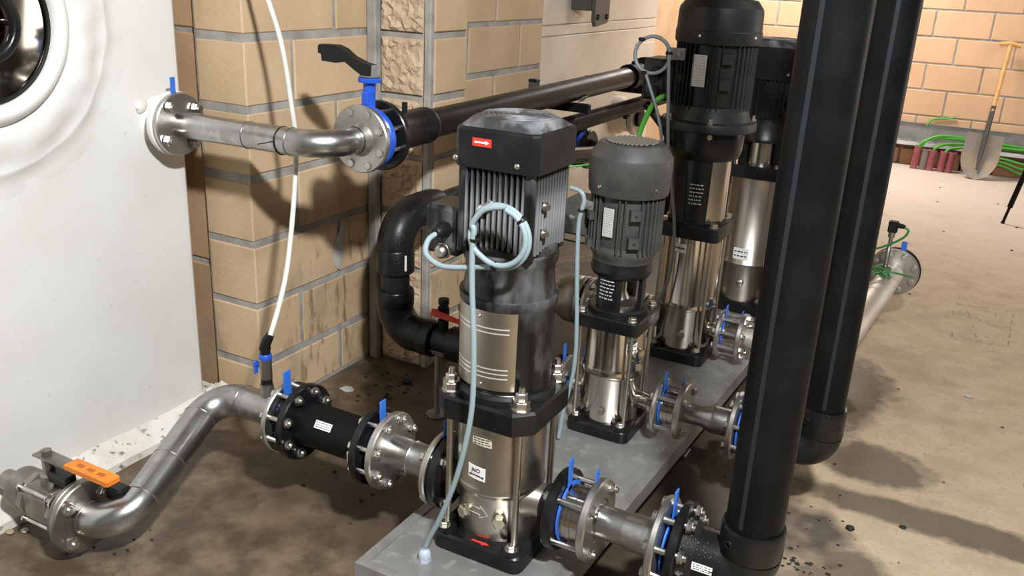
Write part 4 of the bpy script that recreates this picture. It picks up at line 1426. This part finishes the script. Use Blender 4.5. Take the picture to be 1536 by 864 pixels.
# ------------------------------------------------------------------ second pump suction: black elbows and pipe along the wall
xv = -1.558
sl = thing('suction_pipe', (xv, 2.2, 0), 'black pipe with two stacked elbows in the corner, left of the nearest pump', 'pipe')
yl = 2.21
zl = .27
MB().tube([(-1.03, yl, zl - .005), (-1.33, yl, zl)], .045, 28).build('pipe_run', 'pe', sl)
MB().lathe([(.05, 0), (.0555, .004), (.0555, .1), (.05, .104)], (-1.345, yl, zl), X, 36).build('socket', 'pe', sl)
MB().lathe([(.044, 0), (.044, .1)], (-1.43, yl, zl), X, 30).build('pipe_neck', 'pe', sl)
lo = arc((xv, yl, zl), -X, Z, .085, 12)
b = MB()
b.tube([V(-1.41, yl, zl)] + lo, [.056] + [.0575] * len(lo), 32)
b.lathe([(.0575, 0), (.0605, .004), (.0605, .05), (.057, .055)], lo[-1] - V(0, 0, .002), Z, 36)
b.lathe([(.0575, 0), (.0595, .004), (.0595, .04), (.056, .044)], (-1.445, yl, zl), X, 36)
b.build('elbow', 'pe', sl, 40)
MB().lathe([(.046, .38), (.046, .5)], (xv, yl, 0), Z, 32).build('pipe_neck', 'pe', sl)
zu = .638
up = arc((xv, yl, zu), Z, Y, .095, 12)
b = MB()
b.lathe([(.055, 0), (.0605, .004), (.0605, .075), (.0575, .08)], (xv, yl, .466), Z, 36)
b.tube([V(xv, yl, .54)] + up + [V(xv, yl + .2, zu), V(xv, yl + .24, zu)], [.058] * (len(up) + 2) + [.05], 32)
ue = b.build('elbow', 'pe', sl, 40)
MB().box((xv + .052, yl - .025, .51), (.014, .004, .05)).build('white_tag', 'white_label', ue, 0)
MB().tube([(xv, yl + .22, zu), (xv, 3.5, zu), (xv, 3.8, .6)] + arc((xv, 3.95, .585), Y, V(-1, 0, 0), .06, 8) + [(-1.64, 3.95, .585)], .036, 28).build('long_run', 'pe', sl)
curved_l = MB()
e_ = V(0, -.75, -.66).normalized()
label_plate(sl, V(-1.372, yl, zl) + e_ * .0455, X, e_.cross(X), .05, .03, 'grey_label', 'sticker')
stn = thing('pipe_prop', (-1.395, 2.22, 0), 'thin grey prop standing under the black pipe left of the nearest pump', 'prop')
MB().cyl((-1.395, 2.215, .0), (-1.395, 2.215, .225), .0105).build('post', 'galv', stn)
MB().disc((-1.395, 2.215, .004), Z, .035, 0, .008, 24).build('foot', 'galv', stn)
vv = thing('vent_valve', (-1.378, 2.21, .3), 'little black vent valve with a red lever on the black corner pipe', 'valve')
b = MB()
b.lathe([(.017, 0), (.017, .03), (.014, .032), (.014, .04), (.0185, .042), (.0185, .072), (.014, .075), (.014, .082), (.017, .084), (.017, .1)], (-1.378, 2.215, .31), Z, 20)
b.build('valve_body', 'rubber', vv)
b = MB()
b.prism([(-.012, -.01), (.012, -.01), (.1, -.006), (.102, .006), (.012, .009), (-.012, .01)], 0, .008, (-1.388, 2.185, .372), V(1, 0, -.12).normalized(), V(.12, 0, 1).normalized(), V(0, -1, 0), .001)
b.lathe([(.012, 0), (.012, .014)], (-1.388, 2.19, .372), V(0, -1, 0), 6)
b.build('lever', 'red', vv, 25)
# pump-side flange of this line
f = flange(pumps[2.22], (-.945, 2.22, .245), 'x', .076, .026, .014, 'flange_steel')
bolts(f, (-.957, 2.22, .245), 'x', .06, 4, .034, PI / 4, .0065)
f = flange(sl, (-.968, 2.215, .25), 'x', .076, .026, .014, 'cast')
gasket(f, (-.956, 2.215, .25), 'x', .064, .045, 0, .003, .018)
MB().lathe([(.03, 0), (.03, .04), (.04, .06), (.04, .1)], (-.975, 2.212, .255), -X, 28).build('reducer', 'pe', sl)

# ------------------------------------------------------------------ third pump suction: stainless, then black pipe under the upper one
s5 = thing('suction_pipe', (-1.2, 2.86, 0), 'stainless reducer and flanges left of the tallest pump, feeding the lower black wall pipe', 'pipe')
b = MB()
b.lathe([(.03, 0), (.03, .1), (.04, .16), (.041, .2)], (-.945, 2.86, .247), -X, 30)
b.build('spool', 'steel', s5)
flange(s5, (-.938, 2.86, .247), 'x', .078, .028, .014, 'flange_steel')
bolts(s5, (-.93, 2.86, .247), 'x', .06, 4, .034, PI / 4, .0065)
flange(pumps[2.86], (-.92, 2.86, .245), 'x', .078, .028, .014, 'flange_steel', 'inlet_flange')
f = flange(s5, (-1.145, 2.86, .25), 'x', .092, .04, .016, 'flange_steel')
f2 = flange(s5, (-1.172, 2.86, .25), 'x', .092, .04, .018, 'flange_steel')
bolts(f2, (-1.158, 2.86, .25), 'x', .076, 8, .046, PI / 8, .0065)
b = MB()
b.lathe([(.085, 0), (.09, .01), (.088, .05), (.07, .085), (.05, .1), (.05, .14)], (-1.18, 2.86, .25), -X, 40)
b.build('bell_reducer', 'flange_steel', s5)
xb_, zb_ = -1.45, .816
MB().tube([V(-1.3, 2.86, .25)] + arc((xb_, 2.86, .25), -X, Z, .07, 10) + arc((xb_, 2.86, zb_), Z, Y, .07, 10) + [V(xb_, 4.5, zb_)] + arc((xb_, 4.65, zb_), Y, -X, .07, 8) + [V(-2.0, 4.65, zb_)], .0345, 28).build('long_run', 'pe_dull', s5)
MB().box((xb_ + .018, 3.83, zb_ - .036), (.02, .05, .012), .002).build('clip', 'pe', s5)

# ------------------------------------------------------------------ upper line from the tank
ul = thing('stainless_pipe', (-1.75, 1.75, UZ - .09), 'upper stainless pipe from the white tank, bending at its elbow towards the blue valve', 'pipe')
a = arc((-1.45, UY, UZ + .002), X, Y, .105, 14)
MB().tube([V(-1.955, UY, UZ)] + a + [V(-1.45, 1.89, UZ + .002)], .0355, 32).build('pipe_run', 'steel', ul)
seam(ul, (-1.70, UY, UZ + .001), X, .0355)
seam(ul, a[0], X, .0355)
seam(ul, a[-1], Y, .0355)
f = flange(ul, (-1.957, UY, UZ), 'x', .086, .034, .017, 'flange_steel')
bolts(f, (-1.966, UY, UZ), 'x', .064, 4, .04, PI / 4 - .15, .0088)
gasket(ul, (-1.9675, UY, UZ), 'x', .08, .042, -.004, .003, .017)
band(ul, (-1.585, UY, UZ + .001), X, .0355, 'rubber', .005)
MB().tube([(-1.585, UY - .037, UZ + .005), (-1.6, UY - .05, UZ + .0), (-1.625, UY - .052, UZ - .006)], .0014, 6).build('tie_tail', 'rubber', ul)
f = flange(ul, (-1.45, 1.899, UZ + .002), 'y', .09, .035, .017, 'flange_steel', hub=(.046, .037, -.02))
bolts(f, (-1.45, 1.946, UZ + .002), 'y', .073, 8, .1, PI / 8, .0068, m='bolt')
bf = thing('butterfly_valve', (-1.45, 1.935, UZ - .08), 'blue butterfly valve with black hand lever in front of the pillars', 'valve')
b = MB()
b.disc((-1.45, 1.935, UZ), Y, .072, 0, .046, 44, .004)
b.disc((-1.45, 1.935, UZ), Y, .082, .05, .024, 44, .004)
b.lathe([(.0175, .07), (.0155, .085), (.0155, .135), (.0175, .138)], (-1.45, 1.938, UZ), Z, 20)
b.lathe([(.0165, .12), (.0165, .145), (.0295, .147), (.0305, .149), (.0305, .157), (.029, .159)], (-1.45, 1.938, UZ), Z, 32)
b.box((-1.452, 1.922, UZ + .105), (.02, .012, .036), .003)
b.build('valve_body', 'blue', bf, 35)
b = MB()
b.disc((-1.45, 1.938, UZ + .162), Z, .028, 0, .004, 28)
b.lathe([(.011, 0), (.011, .03)], (-1.438, 1.938, UZ + .162), Z, 8)
b.build('notch_plate', 'galv', bf)
b = MB()
pr = [(-.018, .0), (.012, 0), (.014, .028), (-.012, .032), (-.05, .045), (-.075, .062), (-.1, .07), (-.152, .069), (-.158, .064), (-.158, .046), (-.148, .044), (-.146, .026), (-.1, .024), (-.07, .03), (-.04, .012)]
b.prism([(x * 1.02, z) for x, z in pr], -.014, .014, (-1.45, 1.938, UZ + .164), X, Z, V(0, -1, 0), .002)
b.build('hand_lever', 'rubber', bf, 40)
ua = thing('black_pipe', (-1.45, 3.1, .89), 'upper long black pipe along the wall behind the blue valve', 'pipe')
f = flange(ua, (-1.45, 1.985, UZ), 'y', .095, .04, .02, 'cast')
b = MB()
b.lathe([(.062, 0), (.054, .02), (.0535, .2), (.0545, .203), (.053, .215), (.046, .225)], (-1.45, 1.995, UZ), Y, 40)
b.build('stub_end', 'pe', ua)
for y in (2.1, 3.9):
    MB().cyl((-1.45, y, UZ + .05), (-1.45, y, UZ + .078), .008).build('weld_terminal', 'rubber', ua)
UB = .955
MB().tube([(-1.45, 2.2, UZ), (-1.45, 3.9, UB), (-1.45, 4.5, UB)] + arc((-1.45, 4.62, UB), Y, -Z, .07, 8) + [(-1.45, 4.62, .3), (-1.45, 4.62, .0)], .0435, 32).build('long_run', 'pe', ua)
b = MB()
b.lathe([(.047, 0), (.055, .003), (.055, .06), (.052, .066), (.052, .17), (.047, .175)], (-1.45, 3.84, UB), Y, 36)
b.build('socket', 'pe_dull', ua)
b = MB()
b.lathe([(.054, 0), (.075, .02), (.075, .05), (.05, .06), (.05, .2)], (-1.45, 4.02, UB), Y, 30)
b.build('collar', 'pe', ua)
e_ = V(.93, -.33, -.1).normalized()
label_plate(ua, V(-1.45, 3.28, UZ + .003) + V(.75, 0, -.66).normalized() * .0438, V(0, 1, 0), V(.75, 0, -.66).normalized().cross(V(0, 1, 0)), .06, .03, 'grey_label', 'sticker')
su = thing('pipe_support', (-1.65, 3.31, 0), 'dark steel post and arm carrying the long black wall pipe', 'bracket')
MB().box((-1.65, 3.31, .48), (.036, .036, .96), .003).build('post', mat('dark_grey_steel', (.1, .1, .095), .5, .4), su, 0)
MB().box((-1.65, 3.31, .964), (.038, .038, .012), .003).build('end_cap', 'rubber', su, 0)
MB().box((-1.52, 3.28, UZ - .062), (.27, .034, .034), .003).build('arm', 'pe_dull', su, 0)

# valves on the second tank
def far_valve(lab, x, y, z, r, stem):
    t = thing('butterfly_valve', (x, y, z - r), lab, 'valve')
    MB().lathe([(r * 1.0, 0), (r * 1.05, .03), (r * .9, .14)], (-2.13, y, z), X, 36).build('nozzle', 'tank2', t)
    MB().tube([(-2.03, y, z), (x, y, z)], r * .5, 24).build('neck', 'tank2', t)
    MB().disc((x - .045, y, z), X, r, r * .4, .02, 40, .003).build('flange', 'cast', t)
    MB().disc((x - .02, y, z), X, r * .9, 0, .026, 40, .003).build('valve_body', 'blue', t)
    MB().disc((x + .008, y, z), X, r, r * .4, .022, 40, .003).build('flange', 'cast', t)
    MB().lathe([(r * .55, 0), (r * .5, .06)], (x + .015, y, z), X, 30).build('stub_end', 'pe', t)
    if stem:
        MB().cyl((x - .02, y, z + r * .85), (x - .02, y, z + r + .08), .014).build('stem', mat('dark_blue_paint', (.01, .02, .1), .4) if 'dark_blue_paint' not in bpy.data.materials else bpy.data.materials['dark_blue_paint'], t)
    return t
far_valve('black and blue valve on the cream tank, behind the grey fan cover', -1.665, 3.95, .585, .092, True)
t = thing('flanged_nozzle', (-1.95, 5.2, .5), 'cream flanged nozzle on the cream tank below the two black pipes', 'nozzle')
MB().lathe([(.12, 0), (.12, .05), (.1, .08), (.1, .12)], (-2.125, 5.45, .53), X, 36).build('nozzle', 'tank2', t)
MB().disc((-1.98, 5.45, .53), X, .115, .04, .03, 40, .004).build('flange', 'dirty_steel', t)
MB().cyl((-1.96, 5.45, .53), (-1.94, 5.45, .53), .06).build('blank', 'pe_dull', t)

# ------------------------------------------------------------------ cables
cb = thing('coiled_cable', (p1[0] - .1, p1[1] - .15, ZP + .03), 'pale blue-grey cable coiled on the nearest motor and dropping to the stand', 'cable')
cx_, cz_, yc = p1[0] + .055, .911, 1.428
pts = [V(p1[0] - .13, p1[1] - .082, .873), V(p1[0] - .135, p1[1] - .11, .862), V(p1[0] - .125, p1[1] - .135, .835), V(p1[0] - .085, 1.43, .812), V(p1[0] - .02, 1.426, .853 - .038)]
pts = [V(-.945, 1.487, .872), V(-.95, 1.462, .862), V(-.94, 1.44, .84), V(-.9, 1.43, .826), V(-.85, 1.428, .832), V(-.79, 1.426, .846)]
for k in range(26):
    a = -PI / 2 - .35 + 2 * PI * (k + 1) / 17
    rr = .06 - .004 * math.sin(k * .4) - (.004 if k > 14 else 0)
    pts.append(V(cx_ + rr * 1.02 * math.cos(a), yc - .004 - (.008 if k > 12 else 0), cz_ + rr * math.sin(a)))
pts2 = [V(-.816, 1.414, .918), V(-.818, 1.414, .88), V(-.815, 1.413, .8), V(-.805, 1.41, .68), V(-.801, 1.405, .56), V(-.81, 1.4, .47), V(-.832, 1.398, .37), V(-.868, 1.398, .265), V(-.895, 1.4, .205), V(-.907, 1.401, .172)]
MB().tube(pts, .0058, 10, 4).build('loop', 'cable', cb)
MB().tube([V(cx_ + .01, 1.42, cz_ + .062), V(cx_ - .035, 1.417, cz_ + .05), V(cx_ - .06, 1.415, cz_ + .02)] + pts2, .0058, 10, 6).build('drop', 'cable', cb)
for p, d in ((V(-.816, 1.418, .898), Z), (V(cx_ + .042, 1.42, cz_ + .04), V(.7, 0, -.7)), (V(cx_ - .012, 1.42, cz_ - .059), X)):
    b = MB()
    b.disc(p, d, .0105, .0055, .006, 14, .0005)
    b.box(p + V(.004, -.004, .006), (.004, .004, .01))
    b.build('cable_tie', 'rubber', cb)
b = MB()
b.tube([(-.905, 2.06, .866), (-.872, 2.05, .862), (-.862, 2.05, .842), (-.866, 2.05, .815), (-.872, 2.05, .77), (-.866, 2.05, .64), (-.857, 2.05, .514), (-.853, 2.05, .42), (-.858, 2.05, .34), (-.876, 2.05, .24), (-.885, 2.05, .15)], .0058, 10, 6)
b.tube([(-.866, 2.052, .815), (-.88, 2.07, .79), (-.91, 2.1, .775), (-.93, 2.13, .77)], .0055, 10, 5)
cb = b.build('cable', 'cable', None)
tag(cb, 'pale blue-grey cable hanging between the nearest pump and the short grey one', 'cable')
MB().torus((-.867, 2.05, .815), (0, 0, 1), .008, .003, 14, 6).build('cable_tie', 'rubber', cb)
cb = thing('cable', (-.95, 2.74, 1.1), 'grey cable looped in a ring beside the tallest motor and trailing down its front', 'cable')
pts = []
for k in range(22):
    a = 1.2 + 2 * PI * k / 20
    pts.append(V(-.957 + .058 * math.cos(a), 2.74 - .0004 * k, 1.155 + .056 * math.sin(a)))
MB().tube(pts, .0058, 10, 3).build('loop', 'cable_grey', cb)
MB().tube([(-.905, 2.735, 1.165), (-.898, 2.73, 1.12), (-.885, 2.725, 1.0), (-.868, 2.72, .87), (-.845, 2.73, .74), (-.828, 2.74, .63), (-.822, 2.742, .53), (-.83, 2.742, .43), (-.86, 2.745, .34), (-.885, 2.76, .29)], .0055, 10, 6).build('drop', 'cable_grey', cb)
MB().tube([(-.975, 2.735, 1.103), (-.957, 2.735, 1.06), (-.93, 2.735, 1.0), (-.906, 2.735, .93), (-.895, 2.735, .87)], .0052, 10, 6).build('tail', 'cable_grey', cb)
for p in ((-.903, 2.735, 1.165), (-.995, 2.735, 1.2), (-.978, 2.735, 1.1)):
    MB().box(p, (.02, .016, .01), .002).build('cable_tie', 'rubber', cb, 0)
gcb = MB().tube([(-.905, 2.78, 1.032), (-.927, 2.75, 1.022), (-.95, 2.75, .99), (-.97, 2.75, .94), (-.982, 2.75, .89), (-.985, 2.76, .8), (-.98, 2.8, .6)], .0088, 12, 6).build('green_cable', 'green', None)
tag(gcb, 'thick bright green cable dropping from the tallest motor behind the short pump', 'cable')
b = MB().tube([(-1.0, 2.84, .99), (-.95, 2.84, .94), (-.912, 2.83, .9), (-.9, 2.8, .87)], .014, 10, 4)
tag(b.build('cable', 'rubber', None), 'short thick black cable slanting below the tallest pump\'s terminal box', 'cable')
b = MB().tube([(-1.5, 2.9, .7), (-1.3, 2.99, .713), (-1.2, 3.1, .74), (-1.1, 3.2, .77)], .004, 8, 6)
tag(b.build('green_wire', 'green', None), 'thin green wire showing between the nearest hood and the grey fan cover', 'wire')
b = MB().tube([(-1.3, 2.62, .56), (-1.1, 2.6, .55), (-.95, 2.62, .57)], .003, 8, 6)
tag(b.build('black_wire', 'rubber', None), 'thin black wire behind the short grey pump\'s terminal box', 'wire')

# ------------------------------------------------------------------ things along the back wall
ct = thing('cable_tray', (.3, 8.07, .18), 'perforated grey cable tray running along the foot of the back wall', 'tray')
b = MB()
x0, x1 = -1.6, 2.3
b.box(((x0 + x1) / 2, 8.142, .27), (x1 - x0, .003, .14))
b.box(((x0 + x1) / 2, 8.142 - .008, .34), (x1 - x0, .018, .003))
b.box(((x0 + x1) / 2, 8.07, .2), (x1 - x0, .14, .003))
MB().box(((x0 + x1) / 2, 8.0, .188), (x1 - x0, .004, .03)).build('front_lip', 'bright_galv', ct, 0)
tr = b.build('tray_channel', 'tray', ct, 0)
me = None
for i in range(44):
    for k, y in enumerate((8.02, 8.09)):
        x = x0 + .04 + i * .085 + k * .04
        if me is None:
            me = MB().box((x, y, .2022), (.034, .02, .001)).build('slot', 'socket', tr, 0)
        else:
            link('slot', me.data, (x, y, .2022), tr)
for i, (x, col, tilt) in enumerate(((-.45, 'maroon', .03), (-.385, None, 0), (-.335, 'maroon', .045), (-.25, 'maroon', .02), (-.19, 'maroon', .1))):
    y = 7.93
    b = MB()
    m_ = col or mat('grey_brown_conduit', (.18, .15, .14), .6)
    d = V(tilt * .3 + .04, .0, 1).normalized() * (.185 if i == 0 else .165)
    q0 = V(x, y, 0)
    b.lathe([(.027, 0), (.027, d.length - .012), (.03, d.length - .01), (.03, d.length), (.022, d.length), (.022, d.length - .05)], q0, d, 24)
    o_ = b.build('conduit', m_, None)
    tag(o_, ['leftmost maroon conduit stub by the back wall', 'grey-brown conduit stub between the two left maroon ones', 'second maroon conduit stub from the left by the back wall', 'third maroon conduit stub from the left by the back wall', 'leaning maroon conduit stub next to the spade blade'][i], 'conduit', 'conduit stubs at the back wall')
GC = [[(-.445, 7.93, .15), (-.42, 7.94, .215), (-.35, 7.97, .25), (-.24, 8.0, .262), (-.1, 8.03, .255), (.1, 8.06, .23), (.4, 8.08, .22)],
      [(-.33, 7.93, .14), (-.31, 7.94, .19), (-.25, 7.97, .215), (-.15, 8.0, .225), (0, 8.03, .222), (.2, 8.04, .22), (.5, 8.05, .22)],
      [(-.245, 7.93, .13), (-.22, 7.95, .18), (-.15, 7.97, .2), (-.05, 7.99, .215), (.1, 8.02, .23), (.5, 8.03, .23)],
      [(-.43, 7.935, .15), (-.39, 7.95, .235), (-.3, 7.98, .275), (-.18, 8.02, .275), (0, 8.05, .26), (.5, 8.09, .23)]]
for i, g in enumerate(GC):
    tag(MB().tube(g, .011, 10, 6).build('green_cable', 'green', None), ['green cable arching out of the leftmost maroon conduit', 'green cable leaving the second maroon conduit from the left', 'green cable leaving the third maroon conduit from the left', 'topmost green cable arch over the maroon conduits'][i], 'cable', 'green cables at the tray')
b = MB().tube([(-.42, 8.13, .32), (-.4, 8.13, .365), (-.36, 8.135, .39), (-.28, 8.135, .4), (-.22, 8.135, .415)], .008, 10, 6)
tag(b.build('green_cable', 'green', None), 'loose green cable end curling up the back wall above the tray', 'cable')
for i in range(3):
    b = MB().tube([(.05, 7.99 - .01 * i, .16 - .02 * i), (.2, 7.98, .15 - .028 * i), (.35, 7.96, .13 - .04 * i), (.7, 7.95, .1 - .03 * i)], .009, 10, 6)
    tag(b.build('green_cable', 'green', None), ['uppermost green cable sagging below the tray, right of the spade', 'middle green cable sagging below the tray, right of the spade', 'lowest green cable below the tray, right of the spade'][i], 'cable', 'green cables right of the spade')
# shovel
sh = thing('shovel', (.01, 7.77, 0), 'worn round spade with wooden T-handle leaning on the back wall', 'shovel')
tip, top = V(.005, 7.77, .0), V(.055, 8.06, 1.04)
dS = (top - tip).normalized()
sx_ = V(1, .0, -.05).normalized()
nS = sx_.cross(dS).normalized()
b = MB()
NL, NW = 12, 9
g0, g1 = [], []
Lb = .36
for i in range(NL + 1):
    s = i / NL
    w = .135 * math.sqrt(max(0.0, 1 - (1 - min(1, s / .55)) ** 2)) if s < .55 else .135 - .012 * (s - .55)
    w = max(w, .004)
    r0_, r1_ = [], []
    for k in range(NW + 1):
        u = (k / NW - .5) * 2
        p = tip + dS * (s * Lb) + sx_ * (u * w) + nS * (-.03 * (1 - u * u) * min(1, s * 2) - .02 * math.sin(s * PI))
        r0_.append(b.bm.verts.new(p))
        r1_.append(b.bm.verts.new(p + nS * .003))
    g0.append(r0_)
    g1.append(r1_)
for G in (g0, g1):
    for i in range(NL):
        for k in range(NW):
            b.bm.faces.new((G[i][k], G[i + 1][k], G[i + 1][k + 1], G[i][k + 1]))
bl = b.build('blade', 'spade', sh, 60)
b = MB()
b.tube([tip + dS * .08 + nS * .0, tip + dS * .2 - nS * .02, tip + dS * .34 - nS * .015, tip + dS * .58], [.008, .018, .02, .018], 14)
b.build('socket', mat('dark_spade_socket', (.08, .075, .075), .5, .5), sh)
b = MB()
b.tube([tip + dS * .54, tip + dS * 1.045], [.0165, .0165], 16)
b.build('shaft', 'wood', sh)
b = MB()
b.tube([tip + dS * 1.05 - sx_ * .075, tip + dS * 1.062, tip + dS * 1.05 + sx_ * .075], [.016, .02, .016], 12)
b.build('grip', 'wood', sh)
# stand leg at the right edge
tg = thing('tripod_stand', (.42, 6.4, 0), 'dark folding stand whose slanting leg enters at the right edge', 'stand')
hubp = V(.45, 6.45, 1.0)
for i, ft_ in enumerate((V(.222, 6.36, .0), V(.85, 6.3, .0), V(.5, 6.95, .0))):
    d = (hubp - ft_).normalized() if i else V(.055, 0, .324).normalized()
    top_ = ft_ + d * 1.0
    b = MB()
    b.cyl(ft_ + d * .012, ft_ + d * .13, .009)
    b.cyl(ft_ + d * .11, ft_ + d * .3 if False else ft_ + d * 1.0, .016)
    lg_ = b.build('leg', 'pe_dull', tg)
    MB().cyl(ft_, ft_ + d * .016, .012, .011, 12).build('rubber_foot', 'rubber', lg_)
MB().cyl((.45, 6.42, .9), (.45, 6.42, 1.05), .06).build('hub', 'pe_dull', tg)

# ------------------------------------------------------------------ debris on the floor
def chip(x, y, r, m, lab, name='stone_chip', sq=.5, cat='stone'):
    b = MB()
    rnd = random.Random(int(abs(x * 977 + y * 131) * 10))
    bmesh.ops.create_icosphere(b.bm, subdivisions=2, radius=r, matrix=Matrix.Rotation(rnd.random() * 3, 4, 'Z'))
    for v in b.bm.verts:
        k = 1 + rnd.uniform(-.18, .18)
        v.co = Vector((v.co.x * k * 1.3 + x, v.co.y * k + y, v.co.z * k * sq + r * sq * .8))
    tag(b.build(name, m, None, 50), lab, cat)
chip(-.543, 2.631, .026, 'stone', 'tan stone lying left of the front riser under the short pump\'s outlet')
chip(-.69, 2.575, .022, 'pale_stone', 'flat pale chip just behind the stand\'s right edge', sq=.3)
chip(-1.95, 1.105, .009, 'stone', 'small tan pebble in front of the tank footing, leftmost')
chip(-1.925, 1.128, .009, 'pale_stone', 'small pale pebble beside the tan one at the tank footing')
chip(-.105, 2.272, .009, 'crumb', 'round black lump on the floor right of the front riser', 'black_lump', .9, 'debris')
chip(.02, 2.36, .008, 'crumb', 'ragged black lump farthest right on the floor', 'black_lump', .5, 'debris')
chip(-1.61, 2.354, .015, 'crumb', 'dark lump on the floor below the black corner elbow', 'black_lump', .7, 'debris')
chip(-1.75, 2.2, .02, 'pale_stone', 'flat pale flake at the foot of the near pillar', sq=.2)
b = MB()
rnd = random.Random(11)
def sprinkle(cx, cy, sx, sy, n, s0, s1):
    for _ in range(n):
        r = rnd.uniform(s0, s1)
        bmesh.ops.create_icosphere(b.bm, subdivisions=1, radius=r, matrix=Matrix.Translation((rnd.gauss(cx, sx), rnd.gauss(cy, sy), r * .4)) @ Matrix.Diagonal((1.4, .9, .5, 1)))
sprinkle(-.2, 2.04, .04, .03, 30, .002, .006)
sprinkle(-.15, 2.25, .09, .1, 12, .002, .004)
sprinkle(-1.66, 2.3, .06, .07, 26, .003, .007)
sprinkle(-1.4, 1.75, .14, .1, 14, .002, .006)
sprinkle(.3, 3.6, .5, .8, 26, .002, .005)
sprinkle(0, 6.0, .5, .8, 14, .003, .008)
sprinkle(-1.7, 1.2, .08, .08, 12, .002, .005)
o_ = b.build('floor_crumbs', 'crumb', None, 0, 'stuff')
tag(o_, 'scattered black crumbs and grit on the concrete floor', 'debris')
chip(.142, 3.387, .012, 'pale_stone', 'small white flake on the open floor right of the risers', sq=.3)
b = MB()
def scuff(x0, y0, x1, y1, w=.006):
    a, c = V(x0, y0, 0), V(x1, y1, 0)
    d = (c - a).normalized()
    n = V(-d.y, d.x, 0) * w / 2
    b.loft([[a + n, a - n, a - n * .4 + V(0, 0, .0006), a + n * .4 + V(0, 0, .0006)], [c + n, c - n, c - n * .4 + V(0, 0, .0006), c + n * .4 + V(0, 0, .0006)]])
rnd = random.Random(3)
cor = [(.035, 4.476), (.056, 3.978), (.267, 4.02), (.287, 4.516)]
for i in range(4):
    p, q = cor[i], cor[(i + 1) % 4]
    for k in range(5):
        if rnd.random() < .25:
            continue
        s0, s1 = k / 5 + .02, k / 5 + .15
        scuff(p[0] + (q[0] - p[0]) * s0, p[1] + (q[1] - p[1]) * s0 + rnd.uniform(-.008, .008), p[0] + (q[0] - p[0]) * s1, p[1] + (q[1] - p[1]) * s1 + rnd.uniform(-.008, .008), rnd.uniform(.003, .008))
for k in range(9):
    x, y = rnd.uniform(.1, .23), rnd.uniform(4.08, 4.4)
    scuff(x, y, x + rnd.uniform(-.03, .03), y + rnd.uniform(-.05, .05), .006)
o_ = b.build('floor_scuffs', 'scuff', None, 0, 'stuff')
tag(o_, 'faint rectangle of dark scuffs on the open floor at the right', 'marks')
